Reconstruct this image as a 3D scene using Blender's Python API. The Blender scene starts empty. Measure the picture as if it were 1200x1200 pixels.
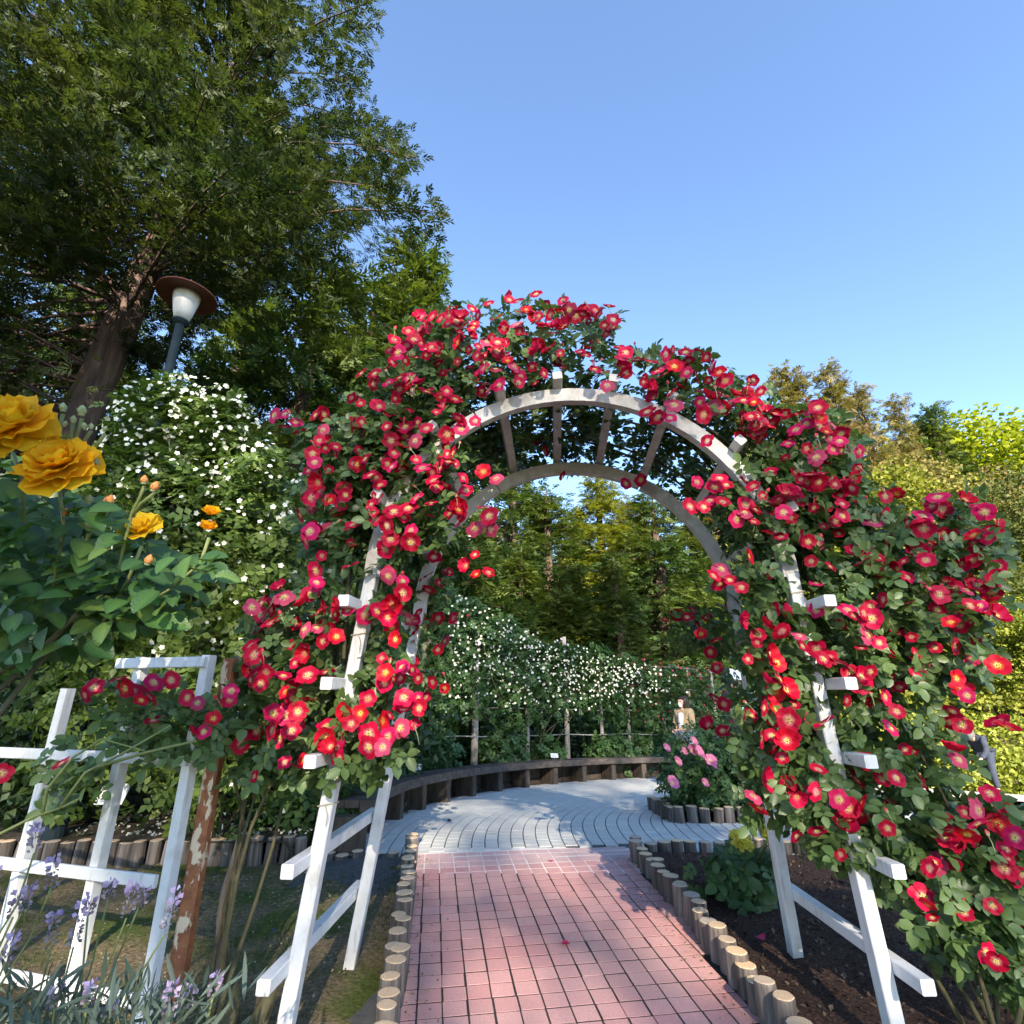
import bpy, bmesh, math, random
import numpy as np
from mathutils import Vector, Matrix
random.seed(7); rng = np.random.default_rng(7)
SC = bpy.context.scene
COL = SC.collection

# ------------------------------------------------------------------ camera, sky, sun, exposure
F = 620.0; H = 1.25
PITCH = math.atan(215 / F); CT, ST = math.cos(PITCH), math.sin(PITCH)
cam = bpy.data.cameras.new('camera'); camo = bpy.data.objects.new('camera', cam); COL.objects.link(camo)
camo.location = (0, 0, H); camo.rotation_euler = (math.pi / 2 + PITCH, 0, 0)
cam.sensor_width = 36; cam.lens = 36 * F / 1200; cam.clip_start = .05; cam.clip_end = 900
SC.camera = camo
SUN_EL, SUN_AZ = math.radians(27), math.radians(172)     # azimuth clockwise from +Y (view direction)
W = bpy.data.worlds.new('World'); SC.world = W; W.use_nodes = True
nt = W.node_tree; bg = nt.nodes['Background']
sky = nt.nodes.new('ShaderNodeTexSky'); sky.sky_type = 'NISHITA'; sky.sun_disc = False
sky.sun_elevation = SUN_EL; sky.sun_rotation = SUN_AZ; sky.air_density = 1.0; sky.dust_density = .1; sky.ozone_density = 4.0
nt.links.new(sky.outputs[0], bg.inputs[0]); bg.inputs[1].default_value = .09
sun = bpy.data.lights.new('sun', 'SUN'); sun.energy = 4.2; sun.angle = math.radians(.5); sun.color = (1, .90, .74)
suno = bpy.data.objects.new('sun', sun); COL.objects.link(suno)
TO_SUN = Vector((math.sin(SUN_AZ) * math.cos(SUN_EL), math.cos(SUN_AZ) * math.cos(SUN_EL), math.sin(SUN_EL)))
suno.rotation_euler = TO_SUN.to_track_quat('Z', 'Y').to_euler(); suno.location = (20, -20, 40)
vs = SC.view_settings
vs.view_transform = 'Standard'; vs.look = 'None'; vs.gamma = 1; vs.exposure = 2.45; vs.use_curve_mapping = False
vs.use_white_balance = True; vs.white_balance_temperature = 6800; vs.white_balance_tint = 12      # the phone balanced for the shade
SC.cycles.max_bounces = 6; SC.cycles.diffuse_bounces = 4; SC.cycles.transparent_max_bounces = 4

# ------------------------------------------------------------------ measuring
def ray(u, v):
    dx = (u - 600) / F; dy = (600 - v) / F
    return np.array((dx, CT - ST * dy, ST + CT * dy))
def at_Y(u, v, Y):
    d = ray(u, v); k = Y / d[1]; return Vector((d[0] * k, Y, H + d[2] * k))
def at_z(u, v, z):
    d = ray(u, v); k = (z - H) / d[2]; return Vector(d * k) + Vector((0, 0, H))
def at_s(u, v, s):
    return Vector(ray(u, v) * s) + Vector((0, 0, H))
def pix(P):
    P = np.asarray(P, float).reshape(-1, 3); y = P[:, 1]; z = P[:, 2] - H
    dep = y * CT + z * ST; up = -y * ST + z * CT
    return np.c_[600 + F * P[:, 0] / dep, 600 - F * up / dep], dep
def g(X, Y):
    """height of the trodden ground: path rises to the plaza, plaza falls gently away, lower still to the right"""
    z = 0.0
    if Y < 5: z = -.045 * (5 - Y)
    if Y > 6: z -= .05 * (min(Y, 22) - 6)
    z -= .06 * min(max(0, X - 3), 12)
    return z
def hill(X, Y):
    z = g(X, Y)
    a = max(0, Y - 14 - .25 * max(0, X)); z += .30 * a * min(1, a / 10) if a > 0 else 0
    return min(z, 26)

# ------------------------------------------------------------------ object helpers
def tag(o, label=None, cat=None, group=None, kind=None):
    if label: o['label'] = label
    if cat: o['category'] = cat
    if group: o['group'] = group
    if kind: o['kind'] = kind
    return o
def thing(name, label, cat, loc=(0, 0, 0), rz=0, group=None):
    o = bpy.data.objects.new(name, None); COL.objects.link(o); o.location = loc; o.rotation_euler = (0, 0, rz)
    o.empty_display_size = .1
    return tag(o, label, cat, group)
def link(name, me, parent=None, loc=None):
    o = bpy.data.objects.new(name, me); COL.objects.link(o)
    if parent is not None: o.parent = parent
    if loc is not None: o.location = loc
    return o
def mesh_np(name, V, faces, mats, mi=None, smooth=True, vcol=None):
    """faces: list of integer arrays, each (k, nsides)"""
    me = bpy.data.meshes.new(name); V = np.asarray(V, np.float32)
    me.vertices.add(len(V)); me.vertices.foreach_set('co', V.ravel())
    faces = [np.asarray(f, np.int32) for f in faces if len(f)]
    nl = sum(f.size for f in faces); nf = sum(len(f) for f in faces)
    me.loops.add(nl); me.loops.foreach_set('vertex_index', np.concatenate([f.ravel() for f in faces]))
    tot = np.concatenate([np.full(len(f), f.shape[1], np.int32) for f in faces])
    st = np.concatenate([[0], np.cumsum(tot)[:-1]]).astype(np.int32)
    me.polygons.add(nf); me.polygons.foreach_set('loop_start', st)
    try: me.polygons.foreach_set('loop_total', tot)
    except Exception: pass
    if mi is not None: me.polygons.foreach_set('material_index', np.asarray(mi, np.int32))
    me.polygons.foreach_set('use_smooth', np.full(nf, smooth))
    if vcol is not None:
        a = me.color_attributes.new('Col', 'FLOAT_COLOR', 'POINT')
        a.data.foreach_set('color', np.c_[vcol, np.ones(len(V))].astype(np.float32).ravel())
    for m in (mats if isinstance(mats, (list, tuple)) else [mats]): me.materials.append(m)
    me.update(calc_edges=True); me.validate()
    return me
def frames(N, roll=None, up=None):
    """(m,3,3) matrices whose columns are x, y, z with y along 'up' as far as possible and z = N"""
    N = N / np.maximum(np.linalg.norm(N, axis=1, keepdims=True), 1e-9); m = len(N)
    if up is None: up = rng.normal(size=(m, 3))
    up = np.broadcast_to(up, (m, 3))
    x = np.cross(up, N); l = np.linalg.norm(x, axis=1, keepdims=True); x = np.where(l < 1e-4, np.array([[1., 0, 0]]), x / np.maximum(l, 1e-9))
    y = np.cross(N, x)
    return np.stack([x, y, N], axis=2)
def batch(tv, tfs, P, R, S):
    m, n = len(P), len(tv); S = np.asarray(S, float)
    S = S.reshape(-1, 1, 1) if S.ndim == 1 else S[:, None, :]
    V = np.einsum('mij,mnj->mni', R, np.broadcast_to(tv, (m, n, 3)) * S) + P[:, None, :]
    off = (np.arange(m) * n)[:, None, None]
    return V.reshape(-1, 3), [(f[None] + off).reshape(-1, f.shape[1]) for f in tfs]
class MB:
    def __init__(s): s.v = []; s.f = []; s.m = []
    def add(s, V, Fs, mi=0):
        o = len(s.v); s.v += [tuple(p) for p in V]; s.f += [tuple(i + o for i in f) for f in Fs]; s.m += [mi] * len(Fs)
    def beam(s, a, b, w, h, up=(0, 0, 1), mi=0, bev=.004):
        """a squared timber from a to b, w across, h along 'up', chamfered arrises"""
        a = Vector(a); b = Vector(b); d = (b - a).normalized(); x = d.cross(Vector(up)).normalized(); y = x.cross(d).normalized()
        c = min(bev, w * .3, h * .3); w /= 2; h /= 2
        sec = [(-w + c, -h), (w - c, -h), (w, -h + c), (w, h - c), (w - c, h), (-w + c, h), (-w, h - c), (-w, -h + c)]
        V = [a + x * p + y * q for p, q in sec] + [b + x * p + y * q for p, q in sec]
        s.add(V, [tuple(range(7, -1, -1)), tuple(range(8, 16))] + [(i, (i + 1) % 8, 8 + (i + 1) % 8, 8 + i) for i in range(8)], mi)
    def box(s, x0, x1, y0, y1, z0, z1, mi=0):
        V = [(x, y, z) for z in (z0, z1) for y in (y0, y1) for x in (x0, x1)]
        s.add(V, [(0, 2, 3, 1), (4, 5, 7, 6), (0, 1, 5, 4), (2, 6, 7, 3), (0, 4, 6, 2), (1, 3, 7, 5)], mi)
    def tube(s, P, R, n=8, mi=0, cap=True, jag=0):
        P = [Vector(p) for p in P]; R = R if isinstance(R, (list, tuple)) else [R] * len(P); V = []; ref = Vector((.37, .91, .2))
        for i, p in enumerate(P):
            d = (P[min(i + 1, len(P) - 1)] - P[max(i - 1, 0)]).normalized()
            x = d.cross(ref); x = (x if x.length > .05 else d.cross(Vector((1, 0, 0)))).normalized(); y = d.cross(x)
            for k in range(n):
                a = 2 * math.pi * k / n; r = R[i] * (1 + random.uniform(-jag, jag))
                V.append(p + x * math.cos(a) * r + y * math.sin(a) * r)
        Fs = [(i * n + k, i * n + (k + 1) % n, (i + 1) * n + (k + 1) % n, (i + 1) * n + k) for i in range(len(P) - 1) for k in range(n)]
        if cap: Fs += [tuple(range(n - 1, -1, -1)), tuple(range((len(P) - 1) * n, len(P) * n))]
        s.add(V, Fs, mi)
    def lathe(s, prof, c=(0, 0, 0), n=20, mi=0):
        V = [(c[0] + r * math.cos(2 * math.pi * k / n), c[1] + r * math.sin(2 * math.pi * k / n), c[2] + z) for r, z in prof for k in range(n)]
        s.add(V, [(i * n + k, i * n + (k + 1) % n, (i + 1) * n + (k + 1) % n, (i + 1) * n + k) for i in range(len(prof) - 1) for k in range(n)], mi)
    def mesh(s, name, mats, smooth=False):
        me = bpy.data.meshes.new(name); me.from_pydata(s.v, [], s.f)
        for m in (mats if isinstance(mats, (list, tuple)) else [mats]): me.materials.append(m)
        me.polygons.foreach_set('material_index', s.m); me.polygons.foreach_set('use_smooth', [smooth] * len(s.f)); me.update()
        return me
    def build(s, name, mats, parent=None, loc=None, smooth=False):
        return link(name, s.mesh(name, mats, smooth), parent, loc)

# ------------------------------------------------------------------ materials
def new_mat(name):
    m = bpy.data.materials.new(name); m.use_nodes = True; n = m.node_tree.nodes; b = n['Principled BSDF']; return m, n, m.node_tree.links, b
def mixc(n, l, fac, a, b, bt='MIX'):
    x = n.new('ShaderNodeMix'); x.data_type = 'RGBA'; x.blend_type = bt
    for sock, val in ((x.inputs[0], fac), (x.inputs[6], a), (x.inputs[7], b)):
        if hasattr(val, 'is_linked'): l.new(val, sock)
        elif isinstance(val, (int, float)): sock.default_value = val
        else: sock.default_value = (*val, 1)
    return x.outputs[2]
def noise(n, l, scale, detail=4, stretch=None, space='Object', rough=.6):
    t = n.new('ShaderNodeTexNoise'); t.inputs['Scale'].default_value = scale; t.inputs['Detail'].default_value = detail; t.inputs['Roughness'].default_value = rough
    c = n.new('ShaderNodeTexCoord'); o = c.outputs[space]
    if stretch:
        mp = n.new('ShaderNodeMapping'); mp.inputs['Scale'].default_value = stretch; l.new(o, mp.inputs[0]); o = mp.outputs[0]
    l.new(o, t.inputs[0]); return t.outputs['Fac']
def ramp(n, l, val, stops):
    r = n.new('ShaderNodeValToRGB'); e = r.color_ramp.elements
    while len(e) < len(stops): e.new(.5)
    for k, (p, c) in enumerate(stops): e[k].position = p; e[k].color = (*c, 1) if not isinstance(c, (int, float)) else (c, c, c, 1)
    l.new(val, r.inputs[0]); return r.outputs[0]
def bump(n, l, b, h, s=.3, d=.01):
    x = n.new('ShaderNodeBump'); x.inputs['Strength'].default_value = s; x.inputs['Distance'].default_value = d; l.new(h, x.inputs['Height']); l.new(x.outputs[0], b.inputs['Normal'])
def island(n): return n.new('ShaderNodeNewGeometry').outputs['Random Per Island']
def objrand(n): return n.new('ShaderNodeObjectInfo').outputs['Random']
def simple(name, col, col2=None, scale=6, rough=.7, spec=.3, bs=.2, stretch=None, detail=5, per=None, d=.01, metal=0):
    m, n, l, b = new_mat(name); f = noise(n, l, scale, detail, stretch)
    c = ramp(n, l, f, [(.3, col), (.7, col2 or col)])
    if per:
        r = objrand(n) if per == 'obj' else island(n); c = mixc(n, l, 1, c, ramp(n, l, r, [(0, .72), (1, 1.25)]), 'MULTIPLY')
    l.new(c, b.inputs['Base Color']); b.inputs['Roughness'].default_value = rough; b.inputs['Specular IOR Level'].default_value = spec; b.inputs['Metallic'].default_value = metal
    if bs: bump(n, l, b, f, bs, d)
    return m
def leafy(name, a, b_, c_, trans=.3, rough=.5, spec=.35, clump=None):
    """leaf surface: three pigments picked at random per leaf, light passes through"""
    m, n, l, b = new_mat(name)
    col = ramp(n, l, island(n), [(0, a), (.55, b_), (1, c_)])
    if clump: col = mixc(n, l, ramp(n, l, noise(n, l, clump[0], 2), [(.42, 0.), (.62, 1.)]), col, clump[1])
    l.new(col, b.inputs['Base Color']); b.inputs['Roughness'].default_value = rough; b.inputs['Specular IOR Level'].default_value = spec
    t = n.new('ShaderNodeBsdfTranslucent'); l.new(mixc(n, l, 1, col, (1.5, 1.6, .7), 'MULTIPLY'), t.inputs[0])
    x = n.new('ShaderNodeMixShader'); x.inputs[0].default_value = trans
    l.new(b.outputs[0], x.inputs[1]); l.new(t.outputs[0], x.inputs[2]); l.new(x.outputs[0], n['Material Output'].inputs[0])
    return m
def petal(name, trans=.25, rough=.55):
    m, n, l, b = new_mat(name); a = n.new('ShaderNodeVertexColor'); a.layer_name = 'Col'
    c = mixc(n, l, 1, a.outputs[0], ramp(n, l, objrand(n), [(0, .8), (1, 1.15)]), 'MULTIPLY')
    l.new(c, b.inputs['Base Color']); b.inputs['Roughness'].default_value = rough; b.inputs['Specular IOR Level'].default_value = .2
    t = n.new('ShaderNodeBsdfTranslucent'); l.new(c, t.inputs[0]); x = n.new('ShaderNodeMixShader'); x.inputs[0].default_value = trans
    l.new(b.outputs[0], x.inputs[1]); l.new(t.outputs[0], x.inputs[2]); l.new(x.outputs[0], n['Material Output'].inputs[0])
    return m
M = {}
def mat_white():
    m, n, l, b = new_mat('white_paint'); f = noise(n, l, 9, 6); f2 = noise(n, l, 40, 3, (1, 1, .15))
    c = ramp(n, l, f, [(.25, (.50, .49, .45)), (.45, (.66, .665, .67)), (.8, (.73, .73, .73))])
    c = mixc(n, l, ramp(n, l, f2, [(.55, 0.), (.74, .6)]), c, (.36, .345, .28))
    l.new(c, b.inputs['Base Color']); b.inputs['Roughness'].default_value = .5; bump(n, l, b, f2, .15, .003); return m
M['white'] = mat_white()
M['grey_white'] = simple('weathered_white_paint', (.40, .37, .34), (.62, .60, .57), 14, .6, .3, .2)  # mottled white, greyed: shadow on the arch top is put into the colour
def mat_rust():
    m, n, l, b = new_mat('rusty_peeling_paint'); f = noise(n, l, 11, 6, (1, 1, .45)); f2 = noise(n, l, 30, 4)
    c = ramp(n, l, f2, [(.3, (.19, .055, .02)), (.7, (.38, .135, .05))])
    k = ramp(n, l, f, [(.535, 0.), (.555, 1.)]); c = mixc(n, l, k, c, (.72, .55, .38))
    l.new(c, b.inputs['Base Color']); b.inputs['Roughness'].default_value = .6; bump(n, l, b, k, .5, .004); return m
M['rust'] = mat_rust()
def mat_tile(name, a, b_, sp, rough=.65):
    m, n, l, b = new_mat(name); r = objrand(n); f = noise(n, l, 160, 3, None, 'Object'); f2 = noise(n, l, 1.7, 5, None, 'Object')
    g_ = n.new('ShaderNodeNewGeometry'); mp = n.new('ShaderNodeTexNoise'); mp.inputs['Scale'].default_value = 1.6; mp.inputs['Detail'].default_value = 6; l.new(g_.outputs['Position'], mp.inputs[0])
    mp2 = n.new('ShaderNodeTexNoise'); mp2.inputs['Scale'].default_value = 190; l.new(g_.outputs['Position'], mp2.inputs[0])
    rr = n.new('ShaderNodeMath'); rr.operation = 'ADD'; l.new(r, rr.inputs[0]); l.new(g_.outputs['Random Per Island'], rr.inputs[1])
    rf = n.new('ShaderNodeMath'); rf.operation = 'FRACT'; l.new(rr.outputs[0], rf.inputs[0])
    c = ramp(n, l, rf.outputs[0], [(0, a), (1, b_)])
    c = mixc(n, l, ramp(n, l, mp.outputs['Fac'], [(.35, 0.), (.7, .8)]), c, sp)
    c = mixc(n, l, 1, c, ramp(n, l, mp2.outputs['Fac'], [(.3, .8), (.7, 1.15)]), 'MULTIPLY')
    l.new(c, b.inputs['Base Color']); b.inputs['Roughness'].default_value = rough; b.inputs['Specular IOR Level'].default_value = .3
    bump(n, l, b, mp2.outputs['Fac'], .25, .002); return m
M['tile'] = mat_tile('red_paver', (.54, .26, .245), (.64, .345, .32), (.46, .29, .27))
M['tile_pale'] = mat_tile('pale_pink_paver', (.52, .33, .32), (.60, .39, .37), (.46, .34, .33))
M['tile_blue'] = mat_tile('blue_grey_paver', (.48, .49, .46), (.58, .585, .545), (.49, .47, .43))
M['joint'] = simple('dark_joint', (.022, .016, .014), (.05, .04, .035), 30)
M['joint_grey'] = simple('grey_joint', (.045, .05, .05), (.10, .10, .10), 30)
M['grout'] = simple('pale_grout', (.62, .56, .54), (.72, .68, .66), 30)
def mat_ground(name, a, b_, c_, s1=3, s2=60, bs=.6, thr=(.45, .6)):
    m, n, l, b = new_mat(name); f = noise(n, l, s2, 6); f1 = noise(n, l, s1, 5)
    c = mixc(n, l, ramp(n, l, f1, [(thr[0], 0.), (thr[1], 1.)]), ramp(n, l, f, [(.3, a), (.7, b_)]), c_)
    c = mixc(n, l, 1, c, ramp(n, l, f, [(.3, .6), (.7, 1.3)]), 'MULTIPLY')
    l.new(c, b.inputs['Base Color']); b.inputs['Roughness'].default_value = .95; b.inputs['Specular IOR Level'].default_value = .1; bump(n, l, b, f, bs, .02); return m
M['lawn'] = mat_ground('mossy_soil', (.12, .09, .055), (.20, .155, .09), (.065, .085, .022), 1.7, 45)
M['soil'] = mat_ground('dark_mulch', (.045, .027, .021), (.105, .065, .05), (.06, .038, .03), 2, 70, 1)
M['bed'] = mat_ground('bare_bed_soil', (.07, .055, .042), (.14, .11, .085), (.06, .055, .03), 2, 50, .8)
M['terrain'] = mat_ground('forest_floor', (.05, .05, .02), (.10, .085, .045), (.05, .075, .02), .3, 6, .5)
M['path_pale'] = simple('pale_paving', (.42, .36, .33), (.52, .46, .42), 3)
def mat_log():
    m, n, l, b = new_mat('weathered_log_bark'); f = noise(n, l, 30, 5, (1, 1, .06)); f2 = noise(n, l, 5, 4, None)
    c = ramp(n, l, f, [(.32, (.035, .03, .026)), (.52, (.12, .10, .088)), (.72, (.24, .21, .185))])
    c = mixc(n, l, ramp(n, l, f2, [(.6, 0.), (.75, .5)]), c, (.10, .10, .045))
    c = mixc(n, l, 1, c, ramp(n, l, objrand(n), [(0, .7), (1, 1.2)]), 'MULTIPLY')
    l.new(c, b.inputs['Base Color']); b.inputs['Roughness'].default_value = .85; bump(n, l, b, f, .6, .006); return m
M['log'] = mat_log()
def mat_logend():
    m, n, l, b = new_mat('cut_log_end'); tc = n.new('ShaderNodeTexCoord'); w = n.new('ShaderNodeTexWave'); w.wave_type = 'RINGS'; w.rings_direction = 'Z'; w.inputs['Scale'].default_value = 34; w.inputs['Distortion'].default_value = 2.2; w.inputs['Detail'].default_value = 3
    l.new(tc.outputs['Object'], w.inputs[0]); f2 = noise(n, l, 14, 5)
    c = ramp(n, l, w.outputs['Fac'], [(.2, (.58, .37, .20)), (.8, (.76, .56, .36))])
    c = mixc(n, l, ramp(n, l, f2, [(.5, 0.), (.72, .65)]), c, (.33, .27, .21))
    c = mixc(n, l, ramp(n, l, objrand(n), [(.72, 0.), (.95, .75)]), c, (.34, .31, .27))
    l.new(c, b.inputs['Base Color']); b.inputs['Roughness'].default_value = .85; bump(n, l, b, f2, .3, .004); return m
M['logend'] = mat_logend()
M['timber'] = simple('dark_weathered_timber', (.045, .036, .032), (.125, .105, .092), 12, .8, .2, .5, (.25, 1, 1), 6)
M['timber_dark'] = simple('old_support_timber', (.04, .032, .026), (.11, .088, .07), 20, .85, .2, .5, (1, 1, .2), 6)
M['bark'] = simple('furrowed_bark', (.035, .024, .022), (.125, .085, .07), 9, .9, .15, 1, (1, 1, .12), 7, None, .05)
M['bark_pale'] = simple('pale_bark', (.16, .12, .095), (.34, .27, .21), 10, .85, .2, .7, (1, 1, .2), 6, None, .02)
M['cane'] = simple('rose_cane', (.05, .052, .026), (.115, .10, .055), 25, .7, .25, .3)
M['cane_green'] = simple('young_stem', (.14, .19, .06), (.24, .26, .10), 20, .6)
M['post_pale'] = simple('peeling_post', (.20, .16, .125), (.46, .43, .40), 7, .8, .2, .4, (1, 1, .3))
M['leaf_rose'] = leafy('rose_leaf', (.042, .078, .024), (.072, .13, .038), (.13, .20, .065), .25, .42, .42)
M['leaf_yellow'] = leafy('bush_rose_leaf', (.028, .07, .018), (.055, .125, .028), (.10, .18, .045), .25, .4, .45)
M['leaf_white'] = leafy('rambler_leaf', (.05, .085, .016), (.09, .145, .03), (.15, .21, .045), .3, .5, .3)
M['leaf_dark'] = leafy('evergreen_leaf', (.014, .035, .012), (.03, .065, .022), (.06, .10, .03), .2, .45, .4)
M['leaf_mid'] = leafy('shrub_leaf', (.03, .07, .022), (.05, .11, .035), (.08, .15, .05), .25, .5)
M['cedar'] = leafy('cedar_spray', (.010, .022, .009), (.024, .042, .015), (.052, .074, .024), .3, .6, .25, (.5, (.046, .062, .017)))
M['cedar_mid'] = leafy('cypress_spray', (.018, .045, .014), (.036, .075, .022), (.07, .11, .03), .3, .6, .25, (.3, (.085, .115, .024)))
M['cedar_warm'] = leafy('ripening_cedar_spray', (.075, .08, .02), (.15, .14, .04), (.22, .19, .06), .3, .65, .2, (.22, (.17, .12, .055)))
M['leaf_lime'] = leafy('young_maple_leaf', (.13, .17, .010), (.20, .24, .014), (.27, .29, .025), .4, .6, .2)
M['leaf_olive'] = leafy('oak_leaf', (.09, .11, .015), (.15, .17, .025), (.23, .23, .04), .35, .6, .2)
M['leaf_shade'] = leafy('dull_tree_leaf', (.04, .055, .014), (.07, .09, .02), (.11, .13, .035), .3, .6, .2)
M['leaf_hedge'] = leafy('azalea_hedge_leaf', (.10, .13, .015), (.18, .21, .03), (.26, .28, .05), .3, .55, .25)
M['leaf_grey'] = leafy('lavender_leaf', (.055, .085, .065), (.09, .125, .10), (.14, .18, .15), .15, .7, .15)
M['grass'] = leafy('grass_blade', (.05, .075, .015), (.08, .11, .025), (.14, .14, .05), .3, .7, .15)
M['petal'] = petal('rose_petal')
M['white_bloom'] = leafy('white_petal', (.72, .72, .66), (.80, .80, .76), (.82, .80, .70), .25, .6, .2)
M['pink_bloom'] = leafy('pink_petal', (.65, .13, .26), (.75, .25, .38), (.75, .40, .48), .25, .6, .2)
M['darkred_bloom'] = leafy('dull_red_petal', (.22, .02, .03), (.36, .05, .07), (.42, .14, .13), .2, .6, .2)
M['lavender'] = leafy('lavender_floret', (.30, .22, .48), (.42, .33, .60), (.56, .47, .70), .2, .7, .1)
M['lavender_grey'] = leafy('lavender_calyx', (.17, .15, .19), (.27, .23, .30), (.38, .35, .40), .1, .8, .1)
M['bud_green'] = simple('bud_sepal', (.24, .29, .12), (.36, .37, .20), 40)
M['bud_orange'] = simple('orange_bud', (.75, .20, .06), (.85, .36, .10), 30, .5)
M['lamp_hat'] = simple('rusty_brown_enamel', (.085, .022, .014), (.15, .045, .028), 8, .5)
M['lamp_pole'] = simple('blue_green_paint', (.014, .028, .034), (.028, .045, .052), 10, .7, .15, .1)
M['lamp_glass'] = simple('frosted_lamp_glass', (.42, .41, .39), (.60, .58, .55), 14, .35, .5, .05, (1, 1, .15))
M['sign'] = simple('white_plastic', (.70, .74, .78), (.80, .80, .80), 20, .4)
M['wire'] = simple('galvanised_wire', (.16, .17, .16), (.28, .28, .26), 30, .5)
M['wall_pink'] = simple('pale_render', (.62, .50, .46), (.70, .60, .56), 2, .8)
M['roof'] = simple('grey_roof', (.16, .15, .15), (.24, .23, .22), 3, .7)
M['glass'] = simple('window_glass', (.05, .06, .07), None, 3, .1, .5, 0)
M['skin'] = simple('skin', (.55, .33, .24), (.60, .37, .27), 8, .55)
M['hair'] = simple('dark_hair', (.018, .013, .012), (.035, .025, .02), 30, .45)
M['tan'] = simple('tan_jacket', (.36, .25, .14), (.44, .32, .19), 12, .9)
M['cloth_white'] = simple('white_cloth', (.74, .74, .74), (.80, .80, .80), 10, .8)
M['denim'] = simple('pale_denim', (.22, .28, .38), (.30, .36, .46), 25, .9)
M['navy'] = simple('navy_cloth', (.018, .026, .045), (.035, .045, .07), 15, .9)
M['black'] = simple('black_cloth', (.010, .010, .013), (.02, .02, .024), 15, .8)
M['pale_blue'] = simple('pale_blue_cloth', (.48, .60, .74), (.58, .68, .80), 15, .8)
M['grey_cloth'] = simple('grey_cloth', (.07, .075, .085), (.11, .115, .12), 15, .9)
M['concrete'] = simple('old_concrete', (.30, .29, .25), (.42, .41, .36), 8, .9)
M['twine'] = simple('twine', (.45, .38, .27), None, 20)

# ------------------------------------------------------------------ small templates (numpy)
def tri(*a): return np.array(a, np.int32)
def leaflet(w=.30, cup=.10, curl=.10, rows=((.28, .86), (.62, .92), (.86, .52))):
    V = [(0, 0, 0)]; 
    for y, k in rows: V += [(-w * k, y, cup * k - curl * y * y), (0, y, -curl * y * y), (w * k, y, cup * k - curl * y * y)]
    V.append((0, 1, -curl)); t = len(V) - 1; q = []; tr = [(0, 2, 1), (0, 3, 2)]
    for i in range(len(rows) - 1):
        a = 1 + 3 * i; q += [(a, a + 1, a + 4, a + 3), (a + 1, a + 2, a + 5, a + 4)]
    a = t - 3; tr += [(a, a + 1, t), (a + 1, a + 2, t)]
    return np.array(V), [f for f in (np.array(q, np.int32), np.array(tr, np.int32)) if len(f)]
def join(parts):
    V = []; Q = []; T = []; o = 0
    for v, fs in parts:
        V.append(v)
        for f in fs: (Q if f.shape[1] == 4 else T).append(f + o)
        o += len(v)
    out = []
    if Q: out.append(np.concatenate(Q))
    if T: out.append(np.concatenate(T))
    return np.concatenate(V), out
def rotz(a):
    c, s = math.cos(a), math.sin(a); return np.array(((c, -s, 0), (s, c, 0), (0, 0, 1)))
def rotx(a):
    c, s = math.cos(a), math.sin(a); return np.array(((1, 0, 0), (0, c, -s), (0, s, c)))
LF = leaflet(.34, .10, .12); LF_S = leaflet(.33, .1, .1, ((.45, 1.),))
def compound(lf, n=5):
    """a rose leaf: leaflets in pairs on a thin rachis, unit length"""
    P = []
    v, f = lf
    for y, s, sd in ((.0, .42, 0), (.28, .46, 0)):
        for sg in (-1, 1): P.append((v * s @ rotx(.25).T @ rotz(sg * -1.15).T + np.array((0, y + .12, 0)), f))
    P.append((v * .52 @ rotx(-.2).T + np.array((0, .50, 0)), f))
    w = .008; P.append((np.array(((-w, 0, -.01), (w, 0, -.01), (w, .55, -.005), (-w, .55, -.005))), [tri((0, 1, 2, 3))]))
    return join(P)
CPD = compound(LF); CPD_M = compound(leaflet(.34, .10, .12, ((.30, .96), (.70, .82)))); CPD_S = compound(LF_S)
def spray_tpl(n=5, seed=1, spread=(18, 42)):
    """a feathery conifer spray along +y, unit length"""
    r = np.random.default_rng(seed); V = []; Fq = []
    for i in range(n):
        t = (i + .5) / n
        for sg in (-1, 1):
            L = .46 * (1 - .5 * t) * r.uniform(.75, 1.25); a = math.radians(r.uniform(*spread)); w = .05
            d = np.array((sg * math.sin(a), math.cos(a), r.uniform(-.45, .30))); b = np.array((0, t * .72, -.12 * t * t))
            p = np.cross(d, (0, 0, 1)); p /= np.linalg.norm(p); o = len(V)
            V += [b, b + d * L * .5 + p * w, b + d * L, b + d * L * .5 - p * w]; Fq.append((o, o + 1, o + 2, o + 3))
    return np.array(V), [np.array(Fq, np.int32)]
SPRAY = spray_tpl(); SPRAY_S = spray_tpl(5, 2)
def clump_tpl(n=9, seed=3, w=.34, s=.55):
    r = np.random.default_rng(seed); P = []
    for i in range(n):
        N = r.normal(size=(1, 3)); N[0, 2] = abs(N[0, 2]) + .5; R = frames(N, up=r.normal(size=(1, 3)))[0]
        v, f = leaflet(w, .08, .1, ((.5, 1.),)); P.append((v * s * r.uniform(.7, 1.2) @ R.T + r.uniform(-.6, .6, 3), f))
    return join(P)
CLUMP = clump_tpl()
CLUMP6 = clump_tpl(6, 5, .36, .7)
def unit(a): return a / np.maximum(np.linalg.norm(a, axis=1, keepdims=True), 1e-9)

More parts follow.
